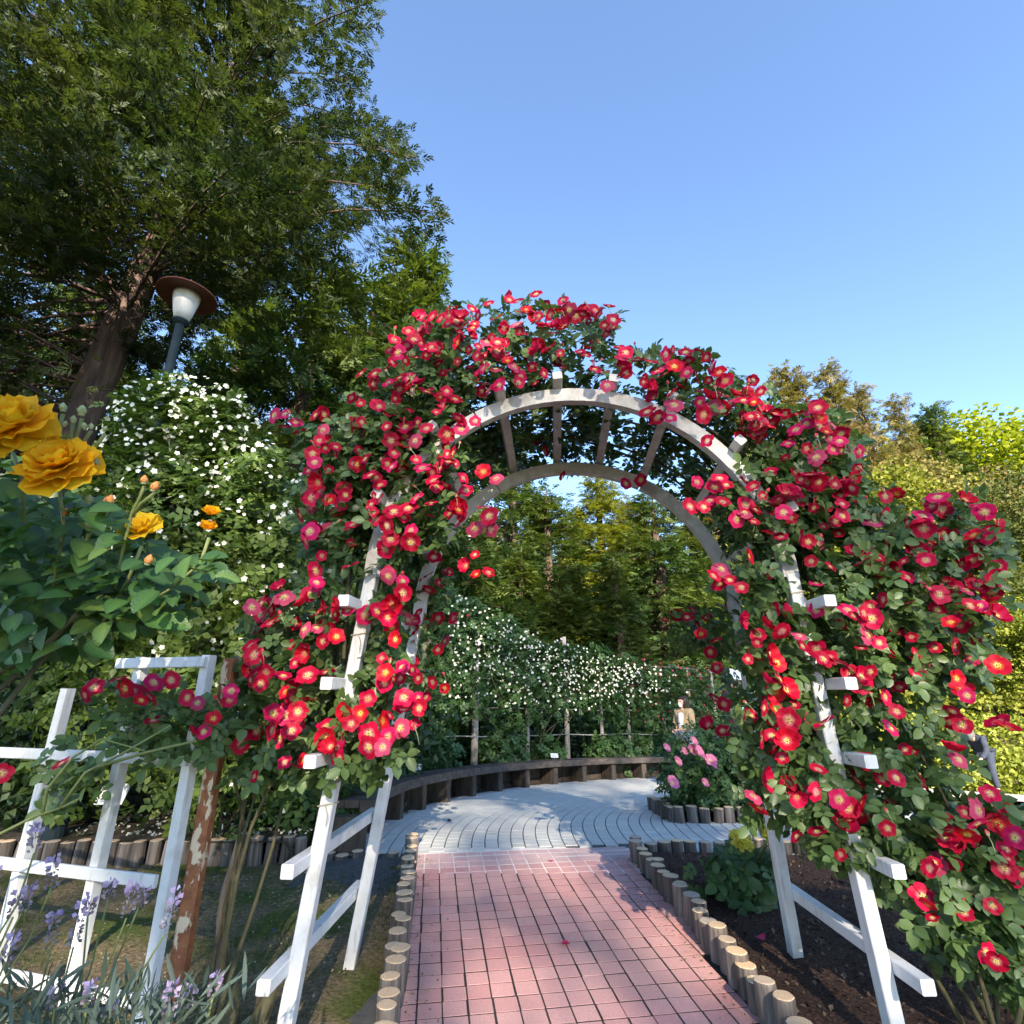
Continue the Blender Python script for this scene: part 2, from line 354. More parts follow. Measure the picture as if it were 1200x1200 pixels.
# ------------------------------------------------------------------ the ground
def grid_sheet(name, xs, ys, fz, m, kind='structure'):
    V = [(x, y, fz(x, y)) for y in ys for x in xs]; n = len(xs)
    q = [(j * n + i, j * n + i + 1, (j + 1) * n + i + 1, (j + 1) * n + i) for j in range(len(ys) - 1) for i in range(n - 1)]
    o = link(name, mesh_np(name, V, [np.array(q)], m)); tag(o, kind=kind); return o
from mathutils import noise as mnoise
def bumps(x, y, s, a): return a * mnoise.noise((x * s, y * s, .3))
xs = sorted(set(list(np.linspace(-160, -12, 24)) + list(np.linspace(-12, 20, 60)) + list(np.linspace(20, 200, 28))))
ys = sorted(set(list(np.linspace(-80, -4, 14)) + list(np.linspace(-4, 24, 60)) + list(np.linspace(24, 260, 34))))
grid_sheet('ground', xs, ys, lambda x, y: hill(x, y) - .06 + (bumps(x, y, .12, .5) if y > 20 else 0), M['terrain'])
# path frame: axis leans 8 degrees to the left, as the tile joints do
PA = math.radians(8); PD = Vector((-math.sin(PA), math.cos(PA), 0)); PX = Vector((math.cos(PA), math.sin(PA), 0)); PO = Vector((-.63, 4.0, 0))
def path_pt(a, b): p = PO + PX * a + PD * b; return p
def left_edge(Y): return -.481 + (2.896 - Y) * (.293 / 2.158)
def right_edge(Y): return 1.055 + (2.896 - Y) * (.105 / 2.158)
ysb = list(np.linspace(1.0, 5.0, 20))
def strip_sheet(name, y0, y1, dz, m, n=12, ext=.07):
    V = []; yy = np.linspace(y0, y1, n)
    for y in yy:
        for k in range(5):
            x0, x1 = left_edge(y) - ext, right_edge(y) + ext; x = x0 + (x1 - x0) * k / 4; V.append((x, y, g(x, y) + dz))
    q = [(j * 5 + i, j * 5 + i + 1, j * 5 + 6 + i, j * 5 + 5 + i) for j in range(n - 1) for i in range(4)]
    o = link(name, mesh_np(name, V, [np.array(q)], m)); return tag(o, kind='structure')
PIT = .1155
path = strip_sheet('path', 1.0, 4.66, -.0012, M['joint'])
band = strip_sheet('path_band', 4.66, 5.30, -.0011, M['grout'], 6)
def paver_mesh(name, w, d, h, m):
    b = MB(); c = .0009; b.add([(-w, -d, -h), (w, -d, -h), (w, d, -h), (-w, d, -h), (-w, -d, -c), (w, -d, -c), (w, d, -c), (-w, d, -c), (-w + c, -d + c, 0), (w - c, -d + c, 0), (w - c, d - c, 0), (-w + c, d - c, 0)],
          [(0, 1, 5, 4), (1, 2, 6, 5), (2, 3, 7, 6), (3, 0, 4, 7), (4, 5, 9, 8), (5, 6, 10, 9), (6, 7, 11, 10), (7, 4, 8, 11), (8, 9, 10, 11)])
    return b
slope_p = math.atan(.045)
def lay(parent, mb, m, mname, centres, near_first, far_name):
    """individual pavers for the 300 that show largest, the rest joined"""
    me = mb.mesh(mname, m); centres = sorted(centres, key=near_first)
    for k, (p, rz, rx) in enumerate(centres[:300]):
        o = link(mname, me, parent); o.location = p; o.rotation_euler = (rx + random.gauss(0, .0022), random.gauss(0, .0022), rz)
    rest = centres[300:]
    if rest:
        b = MB()
        for p, rz, rx in rest:
            mt = Matrix.Translation(p) @ Matrix.Rotation(rz, 4, 'Z') @ Matrix.Rotation(rx, 4, 'X')
            b.add([mt @ Vector(v) for v in mb.v], mb.f)
        o = b.build(far_name, m, parent); tag(o, kind='stuff')
cs = []; cb = []
for i in range(-8, 24):
    for j in range(-30, 14):
        p = path_pt(i * PIT, j * PIT); 
        if not (left_edge(p.y) - .05 < p.x < right_edge(p.y) + .05) or p.y < 1.1: continue
        jit = Vector((random.gauss(0, .0012), random.gauss(0, .0012), random.uniform(-.0002, .0006)))
        rot = (Vector((p.x, p.y, g(p.x, p.y))) + jit, PA, slope_p)
        edge = path_pt(0, j * PIT).y + 0
        if j <= 6 - 0: cs.append(rot)
        elif j <= 9: cb.append(rot)
lay(path, paver_mesh('t', PIT / 2 - .0042, PIT / 2 - .0042, .02, None), M['tile'], 'paver', cs, lambda c: (c[0].y < 2.75, c[0].y), 'nearest_pavers')
lay(band, paver_mesh('t', PIT / 2 - .003, PIT / 2 - .003, .02, None), M['tile_pale'], 'pale_paver', cb, lambda c: c[0].y, 'pavers')
# plaza: concentric courses round a centre on the right
PC = (4.8, 5.7); RB = 6.02
def polar(r, a): return PC[0] + r * math.cos(a), PC[1] + r * math.sin(a)
def ring_sheet(name, r0, r1, a0, a1, fz, m, nr=10, na=60, kind='structure'):
    V = []
    for i in range(nr + 1):
        for k in range(na + 1):
            x, y = polar(r0 + (r1 - r0) * i / nr, a0 + (a1 - a0) * k / na); V.append((x, y, fz(x, y)))
    n = na + 1; q = [(i * n + k, i * n + k + 1, (i + 1) * n + k + 1, (i + 1) * n + k) for i in range(nr) for k in range(na)]
    o = link(name, mesh_np(name, V, [np.array(q)], m)); return tag(o, kind=kind)
plaza = ring_sheet('plaza', .05, RB + .5, math.radians(60), math.radians(300), lambda x, y: (g(x, y) - .0025) if y > 5.31 or (y > 4.95 and not left_edge(y) - .07 < x < right_edge(y) + .07) else g(x, y) - .03, M['joint_grey'], 14, 70)
cp = []; RP = .118
for i in range(int((RB + .2 - .6) / RP)):
    r = RB + .15 - i * RP; na = int(r * math.radians(172) / .117)
    for k in range(na):
        a = math.radians(73) + (k + .5 * (i % 2)) / na * math.radians(172); x, y = polar(r, a)
        bq = (Vector((x, y, 0)) - PO).dot(PD)
        if (bq < 9.5 * PIT + .055 if left_edge(y) - .1 < x < right_edge(y) + .1 else y < 5.12) or (x > 1.7 and 6.33 < y < 7.6 and x < 3.9): continue
        cp.append((Vector((x, y, g(x, y) + random.uniform(0, .0012))), a - math.pi / 2, -.0))
for k, (p, rz, rx) in enumerate(cp):
    pass
lay(plaza, paver_mesh('t', .117 / 2 - .0022, RP / 2 - .0048, .02, None), M['tile_blue'], 'plaza_paver', cp,
    lambda c: (not (-1.2 < c[0].x < 2.2), c[0].y), 'plaza_pavers')
# beds
grid_sheet('left_bed', np.linspace(-7, -.4, 45), np.linspace(.4, 5.0, 40), lambda x, y: (g(x, y) - .02 + bumps(x, y, 1.6, .035) + bumps(x, y, 7, .012)) if x < left_edge(y) - .09 else g(x, y) - .05, M['lawn'])
grid_sheet('right_bed', np.linspace(1.0, 7, 60), np.linspace(.4, 5.0, 50), lambda x, y: (g(x, y) + .03 + bumps(x, y, 1.9, .03) + bumps(x, y, 9, .018)) if x > right_edge(y) + .09 else g(x, y) - .05, M['soil'])
grid_sheet('raised_bed', np.linspace(-9, -1.0, 40), np.linspace(4.9, 10, 40), lambda x, y: (.13 + bumps(x, y, 2, .03)) if math.hypot(x - PC[0], y - PC[1]) > RB + .45 else -.3, M['bed'])
ring_sheet('border_bed', RB + .38, RB + 4.5, math.radians(70), math.radians(172), lambda x, y: g(x, y) + .08 + bumps(x, y, 2, .04), M['bed'], 12, 60)
grid_sheet('far_path', np.linspace(6.5, 30, 30), np.linspace(11.2, 13.2, 4), lambda x, y: g(x, y) + .02, M['path_pale'])

# ------------------------------------------------------------------ log edgings
def log_row(label, pts, zf, hts, rad=.052, group='log edgings of the beds'):
    """pts: polyline; logs stand side by side along it"""
    root = thing('log_edging', label, 'log edging', (pts[0][0], pts[0][1], zf(*pts[0])), 0, group)
    seg = [(Vector(a), Vector(b)) for a, b in zip(pts, pts[1:])]; i = 0
    for a, b in seg:
        L = (b - a).length; n = max(1, int(L / (rad * 2.02)))
        for k in range(n):
            p = a.lerp(b, (k + .5) / n); z = zf(p.x, p.y); h = hts(i, k, n) + random.uniform(-.014, .012); r = rad * random.uniform(.84, 1.08); nn = 12
            m = MB(); ph = random.random() * 6; rr = [r * (1 + .05 * math.sin(2 * x + ph) + random.uniform(-.03, .03)) for x in np.linspace(0, 6.283, nn, endpoint=False)]
            tx, ty = random.uniform(-.02, .02), random.uniform(-.02, .02); V = []
            for zz, q in ((-.12, 1.), (h - .012, .99), (h - .003, .95), (h, .86)):
                V += [(rr[j] * q * math.cos(6.2832 * j / nn) + tx * (zz > 0), rr[j] * q * math.sin(6.2832 * j / nn) + ty * (zz > 0), zz) for j in range(nn)]
            m.add(V, [(s * nn + j, s * nn + (j + 1) % nn, (s + 1) * nn + (j + 1) % nn, (s + 1) * nn + j) for s in range(2) for j in range(nn)], 0)
            m.add(V[2 * nn:], [(j, (j + 1) % nn, nn + (j + 1) % nn, nn + j) for j in range(nn)] + [tuple(range(nn, 2 * nn))], 1)
            o = m.build('log', [M['log'], M['logend']], root, smooth=False)
            o.location = (p.x - root.location.x, p.y - root.location.y, z - root.location.z); o.rotation_euler = (0, 0, random.random() * 6)
            i += 1
    return root
def stepped(lo, hi, per): return lambda i, k, n: lo + (hi - lo) * ((i // per) * .37 % 1) * .5 + .035 * (1 - (i % per) / per)
log_row('row of upright cut logs along the left side of the red path', [(left_edge(5.06) - .055, 5.06), (left_edge(1.3) - .055, 1.3)], g, stepped(.13, .19, 6))
log_row('row of upright cut logs along the right side of the red path', [(right_edge(5.06) + .055, 5.06), (right_edge(3.9) + .075, 3.9), (right_edge(1.3) + .055, 1.3)], g, stepped(.115, .17, 5))
log_row('log wall across the back of the mossy left bed, holding up the petal strewn bed', [(left_edge(5.1) - .16, 5.10), (-1.45, 5.02), (-6.5, 4.72)], lambda x, y: -.02, lambda i, k, n: (.05 if i < 6 else .165), .056)
log_row('low log edge between the right bed and the plaza, behind the yellow dahlia', [(right_edge(5.1) + .16, 5.11), (3.6, 5.15)], g, lambda i, k, n: .10, .056)
log_row('short log wall round the pink rose bed on the plaza', [(1.72, 7.3), (1.72, 6.34), (3.9, 6.30)], g, lambda i, k, n: .15, .06)
log_row('few low logs beside the foot of the rusty post', [(-1.75, 2.50), (-1.15, 2.44)], g, lambda i, k, n: .04, .055)
grid_sheet('pink_rose_bed', np.linspace(1.78, 3.9, 16), np.linspace(6.4, 7.6, 10), lambda x, y: g(x, y) + .10 + bumps(x, y, 4, .03), M['soil'])

# ------------------------------------------------------------------ rose arch
AX = .34; YF, YR = 2.6, 3.4
arch = thing('rose_arch', 'white painted timber rose arch spanning the path under red roses', 'garden arch', (AX, YF, g(AX, YF)))
AL = arch.location.copy()
def arc_pts(cx, cz, R, a0, a1, n): return [(cx + R * math.cos(a), cz + R * math.sin(a)) for a in np.linspace(a0, a1, n)]
def rib(cx, cz, R, Y, m, w=.05, h=.078):
    """bent timber arc, split into three lengths of board"""
    cuts = (0, 62, 121, 180)
    for c0, c1 in zip(cuts, cuts[1:]):
        b = MB(); n = 15; V = []
        for a in np.linspace(math.radians(c0 + .25), math.radians(c1 - .25), n):
            for r, y in ((R, -w / 2), (R, w / 2), (R + h, w / 2), (R + h, -w / 2)): V.append((cx + r * math.cos(a) - AL.x, Y + y - AL.y, cz + r * math.sin(a) - AL.z))
        Fs = [(i * 4 + k, i * 4 + (k + 1) % 4, i * 4 + 4 + (k + 1) % 4, i * 4 + 4 + k) for i in range(n - 1) for k in range(4)] + [(3, 2, 1, 0), tuple(range((n - 1) * 4, n * 4))]
        b.add(V, Fs); b.build('arch_rib', m, arch)
FR = dict(cx=.345, cz=1.80, R=1.0); RR = dict(cx=.42, cz=1.74, R=.97)
rib(FR['cx'], FR['cz'], FR['R'], YF, M['grey_white']); rib(RR['cx'], RR['cz'], RR['R'], YR, M['grey_white'])
LEGS = {}
for (nm, cx, cz, R, Y, xl, xr, m) in (('f', FR['cx'], FR['cz'], FR['R'], YF, -.905, 1.50, M['white']), ('r', RR['cx'], RR['cz'], RR['R'], YR, -.86, 1.50, M['white'])):
    for sg, xb in ((-1, xl), (1, xr)):
        a = Vector((xb, Y, g(xb, Y) - .1)); b_ = Vector((cx + sg * (R + .042), Y, cz + .02)); LEGS[nm, sg] = (a, b_)
        mb = MB(); mb.beam(a - AL, b_ - AL, .058, .066, (0, 1, 0)); mb.build('leg', m, arch)
def legx(nm, sg, z): a, b_ = LEGS[nm, sg]; t = (z - a.z) / (b_.z - a.z); return a.x + (b_.x - a.x) * t
for sg in (-1, 1):
    for z in (.235, .60, .99, 1.30, 1.66):
        off = sg * .055
        a = Vector((legx('f', sg, z) + off, YF - .19, z)); b_ = Vector((legx('r', sg, z) + off, YR + .12, z))
        mb = MB(); mb.beam(a - AL, b_ - AL, .052, .052); mb.build('rung', M['white'], arch)
for deg in (18, 40, 62, 79, 95, 112, 134, 158):
    a = math.radians(deg); pr = []
    for d, y in ((FR, YF - .11), (RR, YR + .12)):
        r = d['R'] + .085 + .026; pr.append(Vector((d['cx'] + r * math.cos(a), y, d['cz'] + r * math.sin(a))))
    mb = MB(); mb.beam(pr[0] - AL, pr[1] - AL, .052, .048, (math.cos(a), 0, math.sin(a))); mb.build('slat', M['grey_white'], arch)

for nm, sg, z in (('f', -1, 1.52), ('f', -1, 1.18), ('f', 1, 1.72), ('f', 1, 1.36), ('r', 1, 1.5), ('f', 1, .62), ('f', -1, .80)):
    a, b_ = LEGS[nm, sg]; c_ = a.lerp(b_, (z - a.z) / (b_.z - a.z)) - AL; mb = MB(); w_ = .034
    mb.tube([c_ + Vector((-w_, -.038, 0)), c_ + Vector((w_, -.038, .012)), c_ + Vector((w_, .038, .004)), c_ + Vector((-w_, .038, -.008)), c_ + Vector((-w_, -.038, 0))], .0028, 5); mb.tube([c_ + Vector((0, -.04, .004)), c_ + Vector((.02, -.06, -.03)), c_ + Vector((.015, -.055, -.07))], .0022, 5); mb.build('tie', M['joint'] if random.random() < .6 else M['twine'], arch)
# ------------------------------------------------------------------ white trellis fence on the left
FA, FB = at_Y(0, 1015, 2.86), at_Y(198, 1031, 2.58)
fd = (FB - FA); fd.z = 0; fl = fd.length; fd.normalize(); fn = Vector((fd.y, -fd.x, 0))
fence = thing('trellis_fence', 'white painted square lattice fence panel standing behind the lavender', 'trellis', (FB.x, FB.y, g(FB.x, FB.y)))
fo = fence.location.copy()
def fpt(d, z, n=0): return Vector((FB.x, FB.y, 0)) - fd * d + fn * n + Vector((0, 0, z)) - fo
zt = at_Y(255, 771, 2.58).z; z2 = at_Y(230, 889, 2.6).z; z3 = at_Y(190, 1029, 2.6).z; z4 = at_Y(160, 1166, 2.6).z
for d, ztop in ((0.0, zt + .012), (.40, zt + .01), (.85, z2 + .30), (1.3, z2 + .04), (1.7, z2 + .04)):
    mb = MB(); mb.beam(fpt(d, -.12), fpt(d, ztop), .046, .05, fn); mb.build('post', M['white'], fence)
for z, d1 in ((zt - .02, .52), (z2, 2.0), (z3, 2.0), (z4, 2.0)):
    mb = MB(); mb.beam(fpt(-.018 if z != z3 else .03, z, .034), fpt(d1, z, .034), .018, .048); mb.build('rail', M['white'], fence)
rp = thing('rusty_post', 'rusty brown metal post with peeling cream paint beside the white trellis', 'post', at_Y(207, 1150, 2.62)); rp.location.z = g(rp.location.x, rp.location.y)
tp = at_Y(272, 772, 2.66) - rp.location
mb = MB(); mb.beam((0, 0, -.1), tp, .062, .062, (0, 1, 0), bev=.008); mb.build('shaft', M['rust'], rp)
mb = MB(); mb.lathe([(.0, -.02), (.12, -.02), (.115, .03), (.09, .045), (0, .045)], (0.0, .02, 0), 10); mb.build('footing', M['concrete'], rp)

# ------------------------------------------------------------------ curved bench
bench = thing('curved_bench', 'long low curved bench of dark weathered timber round the plaza', 'bench', (*polar(RB + .2, math.radians(150)), 0))
bo = bench.location.copy(); HB = .375
A0, A1, NS = math.radians(184), math.radians(97), 13
aa = np.linspace(A0, A1, NS + 1)
for k in range(NS):
    for row in range(3):
        r0 = RB + .012 + row * .135; r1 = r0 + .128; b = MB(); V = []
        for t in (0, .5, 1):
            a = aa[k] + (aa[k + 1] - aa[k]) * (.004 + .992 * t)
            for r, dz in ((r0, -.095 if row == 0 else -.06), (r1, -.06 if row else -.095), (r1, 0), (r0, 0)):
                x, y = polar(r, a); V.append((x - bo.x, y - bo.y, g(x, y) + HB + dz - random.uniform(0, .004) - bo.z))
        b.add(V, [(i * 4 + j, i * 4 + 4 + j, i * 4 + 4 + (j + 1) % 4, i * 4 + (j + 1) % 4) for i in range(2) for j in range(4)] + [(0, 1, 2, 3), (11, 10, 9, 8)])
        b.build('seat_board', M['timber'], bench)
for k in range(NS + 1):
    a = aa[k] + .02; x, y = polar(RB + .22, a); x0, y0 = polar(RB + .05, a); x1, y1 = polar(RB + .37, a)
    b = MB(); zt_ = g(x, y) + HB - .10; b.beam(Vector(((x0 + x1) / 2, (y0 + y1) / 2, g(x, y) - .05)) - bo, Vector(((x0 + x1) / 2, (y0 + y1) / 2, zt_)) - bo, .105, .32, (math.cos(a), math.sin(a), 0), bev=.008)
    b.build('support', M['timber_dark'], bench)
b = MB(); V = []
for a in np.linspace(A0, A1, 50):
    for dz in (-.05, HB - .13):
        x, y = polar(RB + .41, a); V.append((x - bo.x, y - bo.y, g(x, y) + dz - bo.z))
    for dz in (HB - .13, -.05):
        x, y = polar(RB + .45, a); V.append((x - bo.x, y - bo.y, g(x, y) + dz - bo.z))
b.add(V, [(i * 4 + j, i * 4 + 4 + j, i * 4 + 4 + (j + 1) % 4, i * 4 + (j + 1) % 4) for i in range(49) for j in range(4)]); b.build('back_board', M['timber_dark'], bench)

# ------------------------------------------------------------------ blooms
def bloom_mesh(name, kind, seed):
    r = np.random.default_rng(seed); V = []; Q = []; C = []
    red = np.array(((.55, .004, .05), (.44, .003, .03), (.62, .010, .10), (.56, .005, .026))[seed % 4])
    if kind == 'faded': red = np.array((.52, .05, .12))
    if kind == 'pink': red = np.array((.80, .26, .44))
    inner = {'faded': (.78, .50, .40), 'pink': (.82, .50, .52), 'open': (.80, .42, .38), 'pale': (.80, .55, .42), 'orange': (.85, .26, .03), 'cup': (.75, .22, .24)}[kind]
    cup = {'faded': -.08, 'pink': .5, 'open': .16, 'pale': .04, 'orange': .26, 'cup': .62}[kind]
    npt = 5 if kind not in ('cup', 'pink') else 7
    for p in range(npt):
        a = 2 * math.pi * p / npt + r.uniform(-.12, .12); w = 1.62 * (5 / npt) ** .4; o = len(V); nr, nc = 5, 5; L = r.uniform(.92, 1.08); tw = r.uniform(-.12, .12); dz = .012 * (p % 2)
        for i in range(nr):
            t = i / (nr - 1)
            for k in range(nc):
                s = k / (nc - 1) * 2 - 1
                rad = L * (.05 + .95 * t * (1 - .13 * s * s * t) + (.035 * math.sin(9 * s + p) * t)); half = w * .5 * math.sin(math.pi * min(1, .10 + .62 * t) ** 1) * .98
                ang = a + s * half * (.98 if t > .2 else .8)
                z = cup * t * t + dz + .07 * s * s * t + tw * s * t + .05 * math.sin(6 * s + 3 * t + p * 2) * t - .06 * max(0, t - .8) * 4 * (kind != 'cup')
                V.append((rad * math.cos(ang), rad * math.sin(ang), z))
                k_ = min(1, max(0, (t - .15) / .20)); c = np.array(inner) * (1 - k_) + red * k_
                c = c * (1 - .0 * t) + np.array((.04, .0, .03)) * max(0, t - .75); C.append(c)
        for i in range(nr - 1):
            for k in range(nc - 1): Q.append((o + i * nc + k, o + i * nc + k + 1, o + (i + 1) * nc + k + 1, o + (i + 1) * nc + k))
    for q in range(14):                                       # stamens
        a = q * 2.399; rr = .05 + .2 * math.sqrt(q / 14); x, y = rr * math.cos(a), rr * math.sin(a); o = len(V); e = .045
        hz = cup * rr * rr + .10
        V += [(x - e, y - e, hz), (x + e, y - e, hz), (x + e, y + e, hz + .03), (x - e, y + e, hz + .03)]; Q.append((o, o + 1, o + 2, o + 3))
        C += [np.array((.80, .62, .10) if q % 3 else (.80, .70, .35))] * 4
    return mesh_np(name, V, [np.array(Q)], M['petal'], vcol=np.array(C))
BLOOM = [bloom_mesh('red_bloom', k, i) for i, k in enumerate(('open', 'open', 'pale', 'orange', 'cup', 'open', 'faded', 'cup'))]
RAW = {
 'top': (400, 320, 3, '520,108 685,75 620,100 650,130 680,155 735,147 800,130 825,150 880,135 940,120 955,165 545,160 615,180 695,245 735,215 730,265 865,265 350,160 320,155 405,170 270,200 235,205 185,235 200,280 170,270 265,298 335,250 350,265 410,245 455,225 515,240 550,245 560,290 585,310 500,335 460,372 630,365 610,330 515,415 555,395 170,330 118,355 205,410 165,385 245,400 125,465 175,480 40,530 60,515 160,540 350,440 300,420 370,455 400,445 410,510 440,530 373,567 300,548 270,525 225,575 260,590 85,655 80,712 178,682 285,685 320,700 325,730 355,640 370,670 15,780 125,778 235,828 265,790 440,765 395,815 440,850 415,870 705,522 1000,280 985,300 1045,305 1090,315 1140,285 1170,330 1140,355 1180,310 1085,395 920,350 935,395 890,340 1000,350 1165,425 1155,510 1190,400 1190,440 1075,490 1100,440 245,905 155,970 210,940 190,965 165,1065 215,1085 215,1125 305,1060 305,1115 340,1020 440,1030 475,1060 470,990 125,1190 180,1165 190,1190 35,1030 520,855 525,900 715,625 1000,740 500,700 1095,650 780,715 540,110 590,95 700,190 750,190 660,110 905,150 925,185 480,150 430,190 380,150 375,180 300,190 255,235 220,190 245,300 600,350 690,270 540,265 1060,300 1110,345'),
 'left': (250, 200, 3, '215,860 290,885 360,860 392,858 385,912 415,955 350,995 365,1065 425,1140 410,1160 345,1150 230,870'),
 'mid': (270, 480, 4.615, '470,355 550,480 605,450 600,510 480,480 440,510 790,455 380,570 725,355 745,260 710,300 470,645 430,660 590,570 785,590 955,530 1010,480 975,655 920,700 895,730 835,755 465,870 470,945 650,840 860,905 930,985 920,940 1065,895 1065,975 1100,985 1130,825 800,1105 860,1125 900,1100 870,1050 1000,1140 1075,1150 1125,1130 165,1110 170,1050 230,1045 290,1015 270,965 400,1045 435,1000 515,1065 590,1060 560,1105 500,1040 400,1190 520,1185 465,1180 435,530 1100,800 1150,830'),
 'low': (270, 680, 4.615, '400,260 520,260 500,330 115,355 365,440 285,520 420,515 520,500 530,545 340,640 375,660 235,720 365,710 375,765 145,815 270,855 60,885 330,1000 520,790 570,905 605,870 520,860 625,715 705,720 745,640 735,630 820,760 850,845 750,830 745,905 865,195 945,60 1080,230 1000,260 985,200 960,215 895,320 1065,355 1120,375 1160,330 840,500 835,555 925,470 985,440 1015,530 1095,550 1015,635 940,655 940,700 995,780 920,800 945,815 5,600 105,480 165,560 800,780 690,690'),
 'right': (800, 400, 3, '20,70 45,120 15,110 65,175 60,215 100,90 130,110 150,140 130,190 165,220 140,235 215,195 250,215 240,265 270,280 300,300 220,305 265,310 87,350 450,250 435,290 480,270 505,320 555,325 530,380 500,375 370,360 620,388 490,430 600,480 520,490 450,470 480,500 550,510 310,460 130,483 50,495 95,560 250,510 220,575 25,582 190,625 395,530 410,555 330,605 335,565 300,675 595,560 710,545 670,635 560,615 590,630 605,740 660,745 440,705 470,710 410,690 845,615 880,575 910,590 830,650 850,685 990,560 1040,580 1090,625 1100,665 1075,690 1060,600 820,745 855,770 760,800 790,830 470,850 470,945 580,945 350,950 290,1000 200,975 165,840 135,800 230,755 65,1030 120,1055 255,1105 300,1100 350,1020 410,1035 15,970 35,945 330,1130 665,975 740,1010 690,1060 720,1090 650,1030 900,890 930,930 960,950 1010,990 985,780 1000,850 1040,735 1075,780 1110,790 1095,830 1040,860 1080,880 960,870 1090,920 1100,965 1050,940 955,1070 830,1120 860,1120 545,1130 625,1180 1015,1120 1105,1140 820,1180 960,1185 470,1080 340,1190 1020,710 205,270 180,190 290,250 255,290 10,40 35,60 120,130 90,200 110,230 470,230 480,300 520,340'),
 'lowright': (800, 800, 3, '330,15 360,25 350,45 215,110 325,95 145,75 375,130 450,135 140,170 175,205 275,195 365,205 280,335 250,400 400,400 470,385 550,410 620,420 580,440 565,510 690,485 700,340 750,335 645,280 610,340 730,160 940,140 950,100 980,150 1110,140 1140,160 950,240 970,270 840,350 1080,390 1110,420 1040,450 1070,480 1110,500 1170,545 920,475 920,540 990,560 1000,530 885,640 845,755 960,770 1060,945 1130,655 1150,680 1175,735 1190,760 620,5 985,25 1000,45 710,50 1120,120'),
 'fence': (0, 750, 4, '395,260 440,225 470,235 560,185 615,240 580,230 700,270 720,200 800,190 660,285 880,270 925,295 720,380 735,395 1000,370 905,440 955,430 290,580 5,625 1070,235'),
}
BL = {'left': [], 'right': [], 'fence': []}; seen = []
for key, (ox, oy, sc, s) in RAW.items():
    for t in s.split():
        a, b = map(float, t.split(',')); u, v = ox + a / sc, oy + b / sc
        if any((u - p) ** 2 + (v - q) ** 2 < 64 for p, q in seen): continue
        seen.append((u, v)); BL['fence' if key == 'fence' else 'left' if u < 712 else 'right'].append((u, v))
for key in ('left', 'right'):                                   # flowers come in clusters
    src = list(BL[key]); random.shuffle(src)
    for u, v in src:
        if len(BL[key]) >= 296: break
        a = random.uniform(0, 6.28); q = random.uniform(11, 19)
        if u > 1110 and 780 < v < 960: continue
        BL[key].append((u + q * math.cos(a), v + .8 * q * math.sin(a)))
print('BLOOMS', {k: len(v) for k, v in BL.items()})
def depth_Y(u, v, r=random):
    if 474 < u < 580 and v > 640: return r.uniform(3.2, 3.5)
    if 755 < u < 862 and v > 690: return r.uniform(3.2, 3.5)
    if 620 < u < 800 and v > 490: return r.uniform(3.1, 3.4)
    if v < 475 and 500 < u < 900: return r.uniform(2.42, 2.62)
    if u < 400: return r.uniform(2.40, 2.6)
    if u > 1000: return r.uniform(2.35, 2.6)
    return r.uniform(2.40, 2.54)
CAMP = np.array((0, 0, H))
def add_blooms(root, pts, Yf, rad, axis, meshes=BLOOM, up=.5, name='bloom', weights=None):
    for u, v in pts:
        Y = Yf(u, v); p = at_Y(u, v, Y); tc = (Vector(CAMP) - p).normalized(); out = (p - axis); out.y = 0; out = out.normalized() if out.length > .1 else Vector((0, 0, 1))
        k = up + (.45 if v < 470 else 0)
        n = (tc * .75 + out * k * .7 + Vector((0, -.1, .25)) + Vector(rng.normal(size=3)) * .46).normalized()
        me = meshes[rng.choice(len(meshes), p=weights)]
        o = link(name, me, root); o.location = p - root.location; q = n.to_track_quat('Z', 'Y'); o.rotation_mode = 'QUATERNION'; from_q = Matrix.Rotation(random.random() * 6.28, 4, 'Z').to_quaternion(); o.rotation_quaternion = q @ from_q
        s = rad * random.uniform(.72, 1.15); o.scale = (s, s, s)
# timbers that stay clear of leaves: (polyline in picture, leaves nearer than this Y are removed)
CLEAR = [([(437, 625), (388, 842)], 2.70, 13), ([(376, 925), (325, 1200)], 2.75, 16), ([(442, 905), (412, 1100)], 3.5, 10), ([(550, 500), (600, 470), (680, 462), (760, 476), (830, 508), (870, 535)], 2.70, 15),
         ([(922, 640), (948, 735)], 2.70, 12), ([(968, 845), (988, 925)], 2.7, 14), ([(1003, 1015), (1045, 1200)], 2.7, 16), ([(548, 590), (600, 558), (670, 546), (740, 558), (790, 580)], 3.5, 12), ([(818, 605), (872, 715)], 3.5, 9), ([(905, 950), (937, 1127)], 3.5, 12),
         ([(595, 470), (608, 545)], 3.5, 6), ([(668, 425), (665, 545)], 3.5, 7), ([(748, 435), (727, 540)], 3.5, 7), ([(808, 520), (785, 570)], 3.5, 6), ([(386, 668), (415, 678)], 2.7, 9), ([(940, 705), (990, 670)], 2.7, 9), ([(1000, 852), (1035, 852)], 2.7, 8), ([(1035, 955), (1065, 955)], 2.7, 9), ([(350, 828), (390, 832)], 2.7, 6), ([(340, 918), (372, 918)], 2.7, 6)]
def seg_dist(P, a, b):
    a = np.array(a, float); b = np.array(b, float); d = b - a; t = np.clip(((P - a) @ d) / (d @ d), 0, 1); return np.linalg.norm(P - (a + t[:, None] * d), axis=1)
def cleared(P):
    px, _ = pix(P); keep = np.ones(len(P), bool)
    for poly, Y, w in CLEAR:
        for a, b in zip(poly, poly[1:]): keep &= ~((P[:, 1] < Y) & (seg_dist(px, a, b) < w))
    return keep
